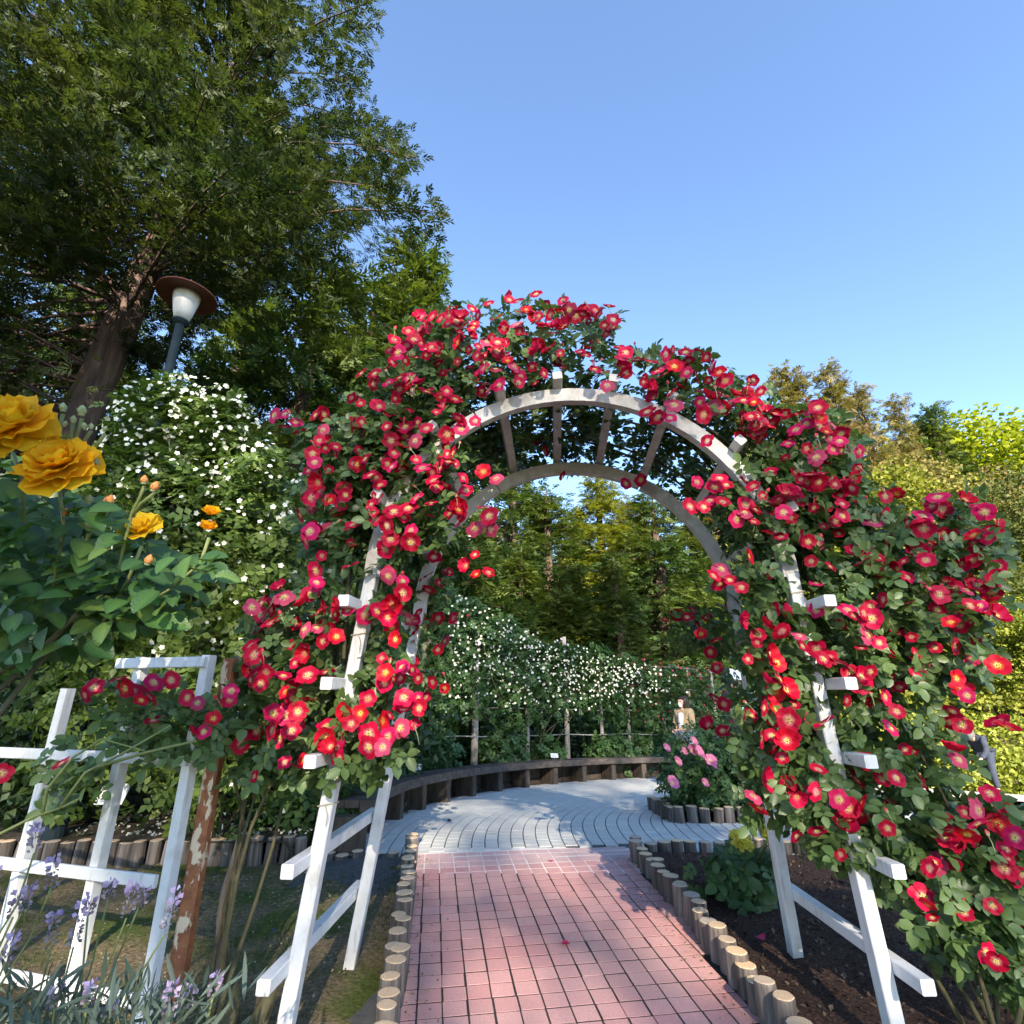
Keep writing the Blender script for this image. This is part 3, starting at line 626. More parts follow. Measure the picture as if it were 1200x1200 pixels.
HOLES = [(1156, 890, 46, 60), (1186, 822, 36, 34), (1120, 835, 26, 22), (1112, 925, 28, 16), (1190, 930, 26, 20), (1078, 838, 18, 14), (1190, 700, 26, 60)]
def in_holes(P):
    px, _ = pix(P); k = np.zeros(len(P), bool)
    for u, v, a, b in HOLES: k |= ((px[:, 0] - u) / a) ** 2 + ((px[:, 1] - v) / b) ** 2 < 1
    return k & (rng.uniform(0, 1, len(P)) < .93)
def blob_points(blobs, Yf, k, back=.30):
    out = []
    for bl in blobs:
        u, v, r = bl[:3]; kk = bl[3] if len(bl) > 3 else 1; n = int(r * r * k * kk) + 1
        for _ in range(n):
            a = rng.uniform(0, 6.283); q = r * math.sqrt(rng.uniform(0, 1)) * (1 + .12 * rng.normal()); uu, vv = u + q * math.cos(a), v + q * math.sin(a)
            out.append(tuple(at_Y(uu, vv, Yf(uu, vv) + .06 + back * rng.uniform(0, 1) ** 1.2 * (1.8 if vv < 475 else 1))))
    return np.array(out)
def leaf_parts(root, P, axis, size, mats, nparts=260, tpl=CPD, far=None, droop=.35):
    """the leaves that show largest become parts of their own, the rest one part"""
    far = far or CPD_M; P = P[cleared(P)]; loc = np.array(root.location); m = len(P)
    out = P - np.array(axis); out[:, 1] *= .3; N = unit(out) * .35 + unit(CAMP - P) * .55 + np.array((0, 0, .45)) + rng.normal(size=(m, 3)) * .42
    up = unit(out) * .6 + np.array((0, 0, -droop)) + rng.normal(size=(m, 3)) * .6
    R = frames(N, up=up); S = size * rng.uniform(.7, 1.25, m)
    R[:, :, 0] = R[:, :, 0]
    order = np.argsort(P[:, 1] + rng.uniform(0, .12, m)); near = order[:nparts]; rest = order[nparts:]
    me = mesh_np('leaf', tpl[0], tpl[1], mats)
    for i in near:
        o = link('leaf', me, root); mt = Matrix([[*(R[i][j] * S[i]), P[i][j] - loc[j]] for j in range(3)] + [[0, 0, 0, 1]]); o.matrix_basis = mt
    V, Fs = batch(far[0], far[1], P[rest] - loc, R[rest], S[rest]); o = link('foliage', mesh_np('foliage', V, Fs, mats), root); tag(o, kind='stuff')
def arch_layer(n, a0, a1, r0=.10, r1=.36):
    a = rng.uniform(a0, a1, n); y = rng.uniform(YF + .04, YR + .25, n); r = FR['R'] + r0 + (r1 - r0) * rng.uniform(0, 1, n)
    t = (y - YF) / (YR - YF); cx = FR['cx'] + (RR['cx'] - FR['cx']) * t; cz = FR['cz'] + (RR['cz'] - FR['cz']) * t
    return np.c_[cx + r * np.cos(a), y, cz + r * np.sin(a)]
BLOBS_L = [(520, 410, 45), (570, 400, 42), (620, 395, 42), (670, 400, 40), (700, 395, 28), (640, 430, 38), (590, 440, 38), (540, 450, 46), (490, 450, 50), (455, 480, 48), (480, 520, 58), (425, 540, 48), (385, 530, 38), (345, 502, 20, .5), (405, 590, 50), (450, 570, 52), (500, 570, 42), (525, 530, 30), (430, 640, 42), (390, 640, 28), (470, 640, 42), (500, 620, 32), (480, 700, 42), (505, 690, 28), (470, 760, 36), (450, 800, 36), (488, 800, 22), (370, 720, 46), (322, 742, 34), (340, 790, 46), (390, 800, 38), (312, 830, 40), (350, 860, 46), (400, 870, 38), (440, 860, 32), (302, 885, 28, .7), (380, 905, 20), (440, 895, 18), (340, 905, 26, .6)]
BLOBS_R = [(740, 430, 26), (780, 440, 36), (820, 450, 36), (860, 480, 40), (900, 510, 40), (950, 510, 34), (985, 540, 30), (900, 570, 42), (950, 580, 46), (1000, 600, 42), (880, 620, 32), (860, 590, 30), (930, 640, 46), (990, 650, 46), (1040, 640, 40), (1080, 640, 40), (1120, 610, 32), (1150, 640, 28), (860, 680, 30), (900, 700, 46), (960, 700, 46), (1020, 700, 50), (1080, 700, 50), (1130, 700, 35), (820, 740, 30), (860, 740, 36), (795, 735, 20), (920, 750, 46), (980, 770, 46), (1040, 760, 50), (1100, 770, 40, .8), (1140, 770, 28, .7), (880, 800, 42), (930, 820, 46), (1000, 830, 40, .8), (1060, 830, 40, .6), (1110, 820, 36, .5), (890, 870, 40), (930, 890, 38), (960, 900, 36), (1020, 900, 46), (1080, 890, 46, .6), (900, 930, 30), (940, 960, 36), (1000, 970, 42), (1060, 960, 46), (1110, 960, 50), (1160, 960, 44), (1020, 1010, 34), (1080, 1020, 42), (1130, 1040, 46), (1180, 1040, 50), (1110, 1090, 34), (1150, 1095, 42), (1195, 1110, 50), (1190, 980, 50), (1130, 900, 40, .5)]
def wander(a, b, n=10, amp=.06, sag=0):
    a = Vector(a); b = Vector(b); o1, o2 = Vector(rng.normal(size=3)) * amp, Vector(rng.normal(size=3)) * amp
    return [a.lerp(b, t) + o1 * math.sin(math.pi * t) + o2 * math.sin(2 * math.pi * t) - Vector((0, 0, sag * 4 * t * (1 - t))) for t in np.linspace(0, 1, n)]
ROSE_AX = Vector((.36, 2.95, 1.5))
rl = thing('climbing_rose', 'red climbing rose smothering the left half of the white arch', 'climbing rose', (-1.18, 2.75, g(-1.18, 2.75)), 0, 'red climbing roses')
rr_ = thing('climbing_rose', 'red climbing rose smothering the right half of the white arch and spilling right', 'climbing rose', (1.95, 2.7, g(1.95, 2.7)), 0, 'red climbing roses')
for root, key, blobs, a0, a1 in ((rl, 'left', BLOBS_L, 1.5, 3.05), (rr_, 'right', BLOBS_R, .1, 1.62)):
    add_blooms(root, BL[key], depth_Y, .0455, ROSE_AX, weights=[.2, .15, .14, .13, .08, .14, .10, .06])
    P = np.concatenate([blob_points(blobs, depth_Y, .046), arch_layer(1300, a0, a1)]); P = P[~in_holes(P)]
    # smaller flowers between, joined
    src = BLOOM[root is rr_]; k_ = len(src.vertices); tv = np.zeros(k_ * 3, np.float32); src.vertices.foreach_get('co', tv); tv = tv.reshape(-1, 3); tq = np.array([tuple(p_.vertices) for p_ in src.polygons], np.int32); vcl = np.zeros(k_ * 4, np.float32); src.color_attributes['Col'].data.foreach_get('color', vcl); vcl = vcl.reshape(-1, 4)[:, :3]
    Q = []
    for bl in blobs:
        for _ in range(int(bl[2] ** 2 * (.0048 if bl[1] < 480 else .0030 if bl[1] < 640 else .0015) * (bl[3] if len(bl) > 3 else 1) + .5)):
            a_ = random.uniform(0, 6.28); q_ = bl[2] * math.sqrt(random.random()) * 1.05; uu, vv = bl[0] + q_ * math.cos(a_), bl[1] + q_ * math.sin(a_); Q.append(tuple(at_Y(uu, vv, depth_Y(uu, vv) + .02)))
    Q = np.array(Q); Q = Q[cleared(Q) & ~in_holes(Q)]; N_ = unit(CAMP - Q) * .8 + np.array((0, -.1, .4)) + rng.normal(size=Q.shape) * .5
    Vb, Fb = batch(tv, [tq], Q - np.array(root.location), frames(N_), rng.uniform(.024, .039, len(Q))); tag(link('small_blooms', mesh_np('small_blooms', Vb, Fb, M['petal'], vcol=np.tile(vcl, (len(Q), 1)) * np.repeat(rng.uniform(.75, 1.1, (len(Q), 1)), k_, axis=0)), root), kind='stuff')
    leaf_parts(root, P, (.36, 2.95, 1.7), .112, M['leaf_rose'], 290)
M['red_bud'] = simple('red_bud', (.50, .02, .05), (.62, .05, .06), 30, .5)
def bud_mesh():
    b = MB(); b.lathe([(0, -1.1), (.5, -1.0), (.62, -.75), (.5, -.55)], n=7, mi=1); b.lathe([(.5, -.6), (.8, -.1), (.72, .4), (.4, 1.0), (0, 1.4)], n=7, mi=0)
    for k in range(5):
        c, s = math.cos(k * 1.2566), math.sin(k * 1.2566); b.add([(c * .5 - s * .3, s * .5 + c * .3, -.6), (c * .5 + s * .3, s * .5 - c * .3, -.6), (c * .95, s * .95, .35), (c * 1.1, s * 1.1, .8)], [(0, 1, 2), (0, 2, 3)], 1)
    b.tube([(0, 0, -1), (.2, .1, -3), (.1, .4, -6)], .16, 5, 1); return b.mesh('bud', [M['red_bud'], M['bud_green']], True)
BUDM = bud_mesh()
for root, key in ((rl, 'left'), (rr_, 'right')):
    for u, v in random.sample(BL[key], 46):
        a = random.uniform(0, 6.28); p = at_Y(u + 17 * math.cos(a), v - abs(14 * math.sin(a)), depth_Y(u, v) - .03); o = link('bud', BUDM, root); o.location = p - root.location; o.rotation_euler = (random.uniform(-.7, .9), random.uniform(-.7, .7), 0); s_ = random.uniform(.008, .013); o.scale = (s_,) * 3
# canes
for root, sg in ((rl, -1), (rr_, 1)):
    base = Vector((0, 0, 0)); lo = root.location
    tops = [(270, 900), (300, 930), (335, 880), (365, 860), (310, 850)] if sg < 0 else [(1110, 960), (1080, 900), (1020, 900), (1000, 950), (1150, 1000), (960, 860), (1060, 850)]
    for k, (u, v) in enumerate(tops):
        e = at_Y(u, v, 2.62 + .1 * (k % 3)) - lo; m_ = MB(); P = wander(base + Vector((random.uniform(-.06, .06), random.uniform(-.06, .06), -.03)), e, 9, .06); m_.tube(P, [.012 - .006 * i / 8 for i in range(9)], 6, jag=.1); m_.build('cane', M['cane'], root, smooth=True)
    if sg < 0:
        m_ = MB(); m_.tube([(-.02, 0, -.05), (0, 0, .04), (.0, .02, .12), (-.01, .03, .2)], [.05, .055, .045, .02], 9, jag=.2); m_.tube([(.10, .06, -.05), (.12, .06, .06), (.16, .07, .18)], [.035, .04, .02], 8, jag=.2); m_.build('stump', M['cane'], root, smooth=True)
        m_ = MB(); m_.tube([Vector(p) for p in wander((-.03, .03, 0), at_Y(283, 985, 2.85) - lo, 8, .02)], [.03 - .001 * i for i in range(8)], 8, jag=.12); m_.build('cane', M['bark_pale'], root, smooth=True)
    for k in range(9):                                         # long canes tied over the arch
        a0, a1 = (3.3, 1.5) if sg < 0 else (-.15, 1.7); y = YF + .05 + .09 * k; P = []
        for t in np.linspace(0, 1, 16):
            a = a0 + (a1 - a0) * t; r = FR['R'] + .15 + .06 * math.sin(5 * t + k) + .03 * k % .1; P.append(Vector((FR['cx'] + r * math.cos(a), y + .05 * math.sin(4 * t + 2 * k), (FR['cz'] + r * math.sin(a)) if t > .1 else FR['cz'] - .9 * (1 - t * 10) + .05)) - lo)
        m_ = MB(); m_.tube(P, [.011 - .0045 * t for t in np.linspace(0, 1, 16)], 5); m_.build('cane', M['cane'], root, smooth=True)
fr_ = thing('climbing_rose', 'spray of red roses lying over the top rails of the white trellis fence', 'climbing rose', at_Y(-60, 1000, 2.35), 0, 'red climbing roses'); fr_.location.z = g(fr_.location.x, fr_.location.y)
Yfe = lambda u, v: random.uniform(2.40, 2.50)
add_blooms(fr_, BL['fence'], Yfe, .046, Vector((-1.6, 2.9, 1.0)), weights=[.22, .16, .1, .1, .1, .16, .08, .08])
P = blob_points([(150, 820, 26), (190, 830, 34), (235, 845, 28), (165, 860, 28), (215, 868, 26), (255, 850, 20), (100, 905, 26, .7), (80, 930, 22, .6), (75, 890, 14, .6), (115, 830, 12, .5)], Yfe, .034, .16)
leaf_parts(fr_, P, (-1.6, 3.0, .9), .105, M['leaf_rose'], 150)
for pts in ([(-60, 1000), (0, 977), (40, 957), (70, 947), (95, 935)], [(50, 952), (55, 925), (85, 888), (120, 866), (170, 880)], [(70, 947), (100, 905), (140, 885), (200, 850)], [(110, 900), (170, 882), (230, 868)]):
    m_ = MB(); m_.tube([at_Y(u, v, 2.40) - fr_.location for u, v in pts], [.0065, .006, .005, .004, .0035][:len(pts)], 6); m_.build('cane', M['cane_green'], fr_, smooth=True)
m_ = MB(); m_.tube([Vector((0, 0, -.03)), Vector((.02, .02, .2)), at_Y(-60, 1000, 2.40) - fr_.location], [.010, .009, .0065], 6); m_.build('cane', M['cane'], fr_, smooth=True)

# ------------------------------------------------------------------ yellow rose bush, close on the left
yb = thing('yellow_rose_bush', 'yellow rose bush with large dark leaves and buds above the trellis', 'rose bush', (-1.95, 1.15, -.15))
def petal_mesh(name, w, col, tip):
    V = []; C = []; nr, nc = 6, 7; Q = []
    for i in range(nr):
        t = i / (nr - 1)
        for k in range(nc):
            s = k / (nc - 1) * 2 - 1; hw = w * math.sin(math.pi * (.10 + .55 * t)) ; ruf = .07 * t * t * math.sin(7 * s + 1)
            V.append((s * hw, t * (1 - .12 * s * s) + .04 * math.sin(11 * s) * t * t, .30 * (1 - (1 - t) ** 2) * .0 + .25 * s * s * hw + ruf + .18 * t * t)); C.append(np.array(col) * (1 - t * .5) + np.array(tip) * t * .5)
    for i in range(nr - 1):
        for k in range(nc - 1): Q.append((i * nc + k, i * nc + k + 1, (i + 1) * nc + k + 1, (i + 1) * nc + k))
    return mesh_np(name, V, [np.array(Q)], M['petal'], vcol=np.array(C))
M['petal'] = petal('thin_rose_petal', .42, .6)
YP = [petal_mesh('yellow_petal', .62, (.92, .50, .012), (.92, .62, .03)), petal_mesh('yellow_petal', .55, (.92, .56, .014), (.92, .68, .05)), petal_mesh('yellow_petal', .66, (.92, .42, .012), (.92, .56, .02))]
def double_bloom(root, p, n, R, rows, meshes, name='bloom'):
    b = bpy.data.objects.new(name, None); COL.objects.link(b); b.parent = root; b.location = p - root.location; b.rotation_mode = 'QUATERNION'; b.rotation_quaternion = n.to_track_quat('Z', 'Y'); b.empty_display_size = .02
    for ri, (cnt, L, tilt, z) in enumerate(rows):
        for k in range(cnt):
            o = link('petal', meshes[(ri + k) % len(meshes)], b); s = R * L * random.uniform(.9, 1.1); o.scale = (s, s, s); o.location = (0, 0, R * z)
            o.rotation_euler = (math.radians(tilt + random.uniform(-7, 7)), random.uniform(-.15, .15), 2 * math.pi * (k + .5 * (ri % 2)) / cnt + random.uniform(-.15, .15))
ROWS = [(6, 1.0, -22, -.10), (6, 1.0, -2, -.04), (6, .92, 14, .0), (6, .80, 30, .03), (5, .66, 46, .06), (5, .50, 60, .08), (4, .36, 74, .1)]
for (u, v, r, s, n) in ((14, 499, 41, 1.30, (.1, -.9, .55)), (70, 546, 38, 1.32, (.12, -.95, .5)), ):
    p = at_s(u, v, s); double_bloom(yb, p, Vector(n).normalized(), r * s / F, ROWS, YP)
p = at_s(166, 622, 1.45); double_bloom(yb, p, Vector((.1, -.9, .55)).normalized(), 23 * 1.45 / F, [(5, 1, 8, 0), (5, .8, 35, .02), (4, .5, 60, .05)], YP[1:2])
for u, v in ((247, 603), (243, 620)):
    p = at_s(u, v, 1.6); double_bloom(yb, p, Vector((.3, -.6, .7)).normalized(), 11 * 1.6 / F, [(5, 1, 25, 0), (4, .8, 55, .02)], YP[2:3])
def bud(root, p, d, r, m, name='bud'):
    b = MB(); b.lathe([(0, -1.1), (.5, -1.0), (.62, -.75), (.5, -.55)], n=8, mi=1); b.lathe([(.5, -.6), (.85, -.1), (.8, .4), (.45, 1.0), (.1, 1.35), (0, 1.4)], n=8, mi=0)
    for k in range(5):
        a = k * 1.2566; c, s = math.cos(a), math.sin(a); b.add([(c * .5 - s * .3, s * .5 + c * .3, -.6), (c * .5 + s * .3, s * .5 - c * .3, -.6), (c * 1.0, s * 1.0, .35), (c * 1.15, s * 1.15, .8)], [(0, 1, 2), (0, 2, 3)], 1)
    o = b.build(name, [m, M['bud_green']], root, smooth=True); o.location = p - root.location; o.rotation_mode = 'QUATERNION'; o.rotation_quaternion = d.to_track_quat('Z', 'Y'); o.scale = (r, r, r)
def stem_px(root, pts, s, r=.004, m=None, name='stem'):
    b = MB(); b.tube([at_s(u, v, s) - root.location for u, v in pts], [r * (1 - .35 * i / len(pts)) for i in range(len(pts))], 6); b.build(name, m or M['cane_green'], root, smooth=True)
for u, v, r, c in ((169, 563, 6, 'o'), (181, 571, 7, 'o'), (127, 588, 8.5, 'o'), (77, 601, 5.5, 'o'), (174, 657, 7, 'o'), (74, 478, 6, 'g'), (96, 482, 7, 'g'), (64, 492, 4, 'g'), (86, 492, 5, 'g'), (107, 500, 4, 'g'), (123, 503, 4, 'g'), (112, 543, 7, 'g'), (105, 616, 8, 'g'), (99, 500, 5, 'g'), (104, 586, 6, 'g'), (90, 526, 5, 'g'), (76, 497, 4, 'g')):
    bud(yb, at_s(u, v, 1.38), Vector((random.uniform(-.2, .4), -.2, 1)), r * .8 * 1.38 / F, M['bud_orange'] if c == 'o' else M['bud_green'])
for pts in ([(169, 570), (163, 585), (155, 600), (145, 640), (135, 690)], [(181, 578), (165, 590), (155, 605)], [(125, 600), (118, 612), (103, 630), (95, 660)], [(104, 625), (98, 650)], [(74, 485), (70, 500), (72, 520), (80, 560)], [(96, 490), (92, 505), (86, 525), (84, 560)], [(123, 508), (115, 520), (98, 533), (88, 550)], [(107, 505), (100, 515), (95, 523)], [(64, 496), (64, 510), (66, 530)], [(15, 530), (25, 560), (30, 620)], [(70, 575), (75, 620), (60, 700)], [(166, 640), (150, 680), (120, 730)], [(245, 630), (235, 660), (200, 690), (150, 720)], [(-30, 800), (40, 770), (90, 720)], [(86, 492), (84, 508), (82, 530)]):
    stem_px(yb, pts, 1.40, .0045 if pts[0][1] < 750 else .008, M['cane_green'] if pts[0][1] < 750 else M['cane'])
for k in range(2):
    b = MB(); e = at_s(20 + 35 * k, 790 - 25 * k, 1.4 + .05 * k) - yb.location; b.tube(wander((random.uniform(-.08, .08), random.uniform(-.08, .08), 0), e, 8, .05), [.011 - .0007 * i for i in range(8)], 6); b.build('cane', M['cane'], yb, smooth=True)
poly = [(-40, 525), (30, 530), (60, 580), (110, 575), (150, 600), (200, 640), (255, 660), (262, 682), (215, 720), (192, 742), (160, 725), (138, 748), (90, 765), (45, 752), (0, 792), (-40, 790)]
def in_poly(x, y, poly):
    r = False; n = len(poly)
    for i in range(n):
        (x1, y1), (x2, y2) = poly[i], poly[(i + 1) % n]
        if (y1 > y) != (y2 > y) and x < (x2 - x1) * (y - y1) / (y2 - y1) + x1: r = not r
    return r
rw = []
for k_ in range(15):
    y_ = .05 + .90 * k_ / 14; rw.append((y_, (math.sin(math.pi * min(1, y_ ** .82)) ** .75 + .02) * (1.0 if k_ % 2 else .90)))
BIG = leaflet(.36, .13, .16, rw)
m_, n_, l_, b_ = new_mat('veined_rose_leaf'); vc = n_.new('ShaderNodeVertexColor'); vc.layer_name = 'Col'
rnd = n_.new('ShaderNodeMath'); rnd.operation = 'ADD'; l_.new(objrand(n_), rnd.inputs[0]); l_.new(island(n_), rnd.inputs[1]); fr2 = n_.new('ShaderNodeMath'); fr2.operation = 'FRACT'; l_.new(rnd.outputs[0], fr2.inputs[0])
cc = mixc(n_, l_, 1, ramp(n_, l_, fr2.outputs[0], [(0, (.026, .075, .022)), (.6, (.05, .125, .034)), (1, (.11, .19, .045))]), vc.outputs[0], 'MULTIPLY'); l_.new(cc, b_.inputs['Base Color']); b_.inputs['Roughness'].default_value = .38; b_.inputs['Specular IOR Level'].default_value = .5
wv = n_.new('ShaderNodeTexWave'); wv.inputs['Scale'].default_value = 3.2; wv.inputs['Distortion'].default_value = 1.0; wv.bands_direction = 'Y'; tc_ = n_.new('ShaderNodeTexCoord'); l_.new(tc_.outputs['Object'], wv.inputs[0]); bump(n_, l_, b_, noise(n_, l_, 9, 3), .2, .02)
tb = n_.new('ShaderNodeBsdfTranslucent'); l_.new(mixc(n_, l_, 1, cc, (1.6, 1.6, .6), 'MULTIPLY'), tb.inputs[0]); mx = n_.new('ShaderNodeMixShader'); mx.inputs[0].default_value = .25; l_.new(b_.outputs[0], mx.inputs[1]); l_.new(tb.outputs[0], mx.inputs[2]); l_.new(mx.outputs[0], n_['Material Output'].inputs[0]); M['leaf_veined'] = m_
bigc = np.ones((len(BIG[0]), 3)); bigc[2:-1:3] = (1.7, 1.5, 1.4); bigc[0] = (1.7, 1.5, 1.4)
bigme = mesh_np('leaf', BIG[0], BIG[1], M['leaf_veined'], vcol=bigc); cnt = 0; rest = []
def place_leaf(u, v, s, L, front):
    p = at_s(u, v, s); n = Vector((random.gauss(.1, .4), random.gauss(-.55, .3), random.gauss(.75, .3))).normalized(); d = Vector((random.gauss(.3, .7), random.gauss(-.3, .4), random.gauss(-.5, .5)))
    x = d.cross(n).normalized(); y = n.cross(x); return Matrix(((x.x * L, y.x * L, n.x * L, p.x - yb.location.x), (x.y * L, y.y * L, n.y * L, p.y - yb.location.y), (x.z * L, y.z * L, n.z * L, p.z - yb.location.z), (0, 0, 0, 1)))
while cnt < 900:
    u, v = random.uniform(-40, 275), random.uniform(525, 815)
    if not in_poly(u, v, poly): continue
    if cnt < 300 and ((u - 70) ** 2 + (v - 546) ** 2 < 42 ** 2 or (u - 14) ** 2 + (v - 499) ** 2 < 45 ** 2 or (u - 166) ** 2 + (v - 622) ** 2 < 25 ** 2): continue
    front = cnt < 300
    s = random.uniform(1.32, 1.58) if front else random.uniform(1.5, 1.95); mt = place_leaf(u, v, s, random.uniform(.045, .085), front)
    if front: o = link('leaf', bigme, yb); o.matrix_basis = mt
    else: rest.append(mt)
    cnt += 1
V, Fs = batch(BIG[0], BIG[1], np.array([m.translation for m in rest]), np.array([np.array(m.to_3x3()) for m in rest]), np.ones(len(rest))); tag(link('foliage', mesh_np('foliage', V, Fs, M['leaf_yellow']), yb), kind='stuff')

# ------------------------------------------------------------------ lavender at the bottom left
heads = [((42, 968), (40, 1000), (20, 1060), 1.4), ((64, 1002), (60, 1040), (35, 1100), 1.4), ((22, 1045), (15, 1075), (-10, 1130), 1.35), ((35, 1040), (25, 1070), (0, 1120), 1.4), ((16, 1098), (6, 1128), (-20, 1190), 1.3), ((64, 1068), (60, 1110), (45, 1170), 1.4), ((96, 1062), (86, 1110), (70, 1170), 1.4), ((106, 1052), (103, 1072), (95, 1160), 1.45), ((130, 1034), (127, 1052), (105, 1140), 1.5), ((158, 1036), (148, 1076), (115, 1160), 1.42), ((170, 1040), (163, 1062), (130, 1140), 1.45), ((208, 1044), (193, 1095), (150, 1165), 1.36), ((108, 1155), (102, 1180), (90, 1240), 1.25), ((203, 1155), (195, 1195), (170, 1260), 1.2), ((254, 1142), (250, 1165), (238, 1220), 1.3), ((66, 1160), (64, 1180), (60, 1220), 1.3), ((224, 1160), (218, 1178), (205, 1210), 1.3), ((-8, 1020), (-10, 1050), (-25, 1100), 1.4), ((130, 1178), (126, 1196), (120, 1230), 1.28)]
lav = [thing('lavender', 'lavender clump with purple spikes at the left edge in front of the trellis', 'lavender', (-1.22, 1.02, g(-1.2, 1.0)), 0, 'lavender clumps'),
       thing('lavender', 'lavender clump with purple spikes before the foot of the rusty post', 'lavender', (-.92, 1.0, g(-.9, 1.0)), 0, 'lavender clumps')]
for (t0, t1, t2, s) in heads:
    root = lav[0] if t1[0] < 120 else lav[1]; lo = root.location
    a, b_, c_ = at_s(*t0, s), at_s(*t1, s), at_s(*t2, s); bs = lo + Vector((random.uniform(-.1, .1), random.uniform(-.08, .1), 0))
    m_ = MB(); m_.tube([bs - lo, (bs.lerp(c_, .55) + Vector((0, 0, .03))) - lo, c_ - lo, c_.lerp(b_, .5) - lo, b_ - lo], [.0032, .003, .0028, .0026, .0024], 5); st = m_.build('stem', M['cane_green'], root, smooth=True)
    ax = (a - b_); L = ax.length; n = int(26 + L * 260); tt = rng.uniform(0, 1, n); ang = rng.uniform(0, 6.28, n); axn = ax.normalized(); x = axn.orthogonal().normalized(); y = axn.cross(x)
    rad = .0075 * (1.15 - .5 * tt); D = np.array([np.array(x) * math.cos(q) + np.array(y) * math.sin(q) for q in ang]); P = np.array(b_ - lo) + tt[:, None] * np.array(ax) + D * rad[:, None]
    N = unit(np.cross(D, np.array(axn)) + .3 * rng.normal(size=(n, 3))); R = frames(N, up=D * .8 + np.array(axn) * .8); S = rng.uniform(.009, .015, n); lf = leaflet(.38, .2, -.2, ((.5, 1.),))
    top = tt > .66
    for sel, mm, nm in ((~top, M['lavender_grey'], 'calyx'), (top, M['lavender'], 'floret')):
        V, Fs = batch(lf[0], lf[1], P[sel], R[sel], S[sel] * (1.35 if nm == 'floret' else 1)); link('flower_spike' if nm == 'floret' else 'calyx_spike', mesh_np(nm, V, Fs, mm), root)
for root, cu in ((lav[0], 60), (lav[1], 170)):
    lo = np.array(root.location); n = 420; P = np.array([tuple(at_s(random.gauss(cu, 55), random.uniform(1150, 1300) + abs(random.gauss(0, 20)), random.uniform(1.15, 1.55))) for _ in range(n)]) - lo
    D = np.c_[rng.normal(0, .5, n), rng.normal(0, .5, n), np.abs(rng.normal(.8, .4, n))]; N = rng.normal(size=(n, 3)); R = frames(N, up=D); lf = leaflet(.06, .02, .12)
    V, Fs = batch(lf[0], lf[1], P, R, rng.uniform(.06, .10, n)); tag(link('foliage', mesh_np('lavender_leaves', V, Fs, M['leaf_grey']), root), kind='stuff')

# ------------------------------------------------------------------ trees
def conifer_data(seed, h, cr, n, sp, z0=.12, power=.75, tpl=SPRAY, wob=.25, droop=.35, lean=(0, 0), z1=1.0, nb=0, right0=0, rot=0, lr=.010, tk=.028, lim=None):
    """trunk + limbs (one mesh) and a crown of feathery sprays hung on the limbs"""
    r = np.random.default_rng(seed); tr = MB(); TP = []
    for t in np.linspace(0, 1, 12): TP.append(Vector((lean[0] * h * t + .05 * math.sin(5 * t + seed), lean[1] * h * t, h * t)))
    tr.tube(TP, [h * tk * (1 - t) ** .8 + .02 + (.02 * h * max(0, .06 - t) * 6) for t in np.linspace(0, 1, 12)], 12, jag=.08)
    P = []; D = []; S = []; nb = nb or max(26, int(n / 60))
    for i in range(nb):
        t = z0 + (z1 - z0) * ((i + r.uniform()) / nb) ** 1.05; a = r.uniform(0, 6.283); L = cr * max(.10, (1 - t) / (1 - z0)) ** power * r.uniform(1 - wob * 2, 1 + wob)
        if right0 and math.cos(a + rot) > .1 and t < right0: continue
        base = Vector((lean[0] * h * t, lean[1] * h * t, h * t)); hd = np.array((math.cos(a), math.sin(a), 0)); rise = r.uniform(.05, .35)
        if lim is not None:
            L = lim(np.array(base), hd, L, rise, droop)
            if L < .8: continue
        bp = [np.array(base) + hd * L * q + np.array((0, 0, L * (rise * q - droop * q * q))) for q in np.linspace(0, 1, 5)]
        if L > cr * .3: tr.tube(bp, [max(.012, L * lr * (1 - .8 * q)) for q in np.linspace(0, 1, 5)], 5, cap=False)
        m = max(16, int(n / nb * (L / cr) ** 1.0 * 1.5)); q = r.uniform(.22, 1.02, m) ** .75
        c = np.array([np.array(base) + hd * L * x + np.array((0, 0, L * (rise * x - droop * x * x))) for x in q])
        side = np.array((-math.sin(a), math.cos(a), 0)); off = r.normal(size=(m, 1)) * L * (.16 if nb < 320 else .13) * (1.15 - q[:, None])[:, :1]
        c = c + side * off * 1.4 + r.normal(size=(m, 3)) * sp * .35 + np.array((0, 0, -.25)) * np.abs(r.normal(size=(m, 1))) * sp
        P.append(c); D.append(hd * .7 + side * np.sign(off) * .35 + np.array((0, 0, -.15)) + r.normal(size=(m, 3)) * .38); S.append(sp * r.uniform(.65, 1.25, m))
    P = np.concatenate(P); D = np.concatenate(D); S = np.concatenate(S); N = np.array((0, 0, 1.)) + r.normal(size=P.shape) * .5
    R = frames(N, up=D); V, Fs = batch(tpl[0], tpl[1], P, R, S)
    return tr, V, Fs
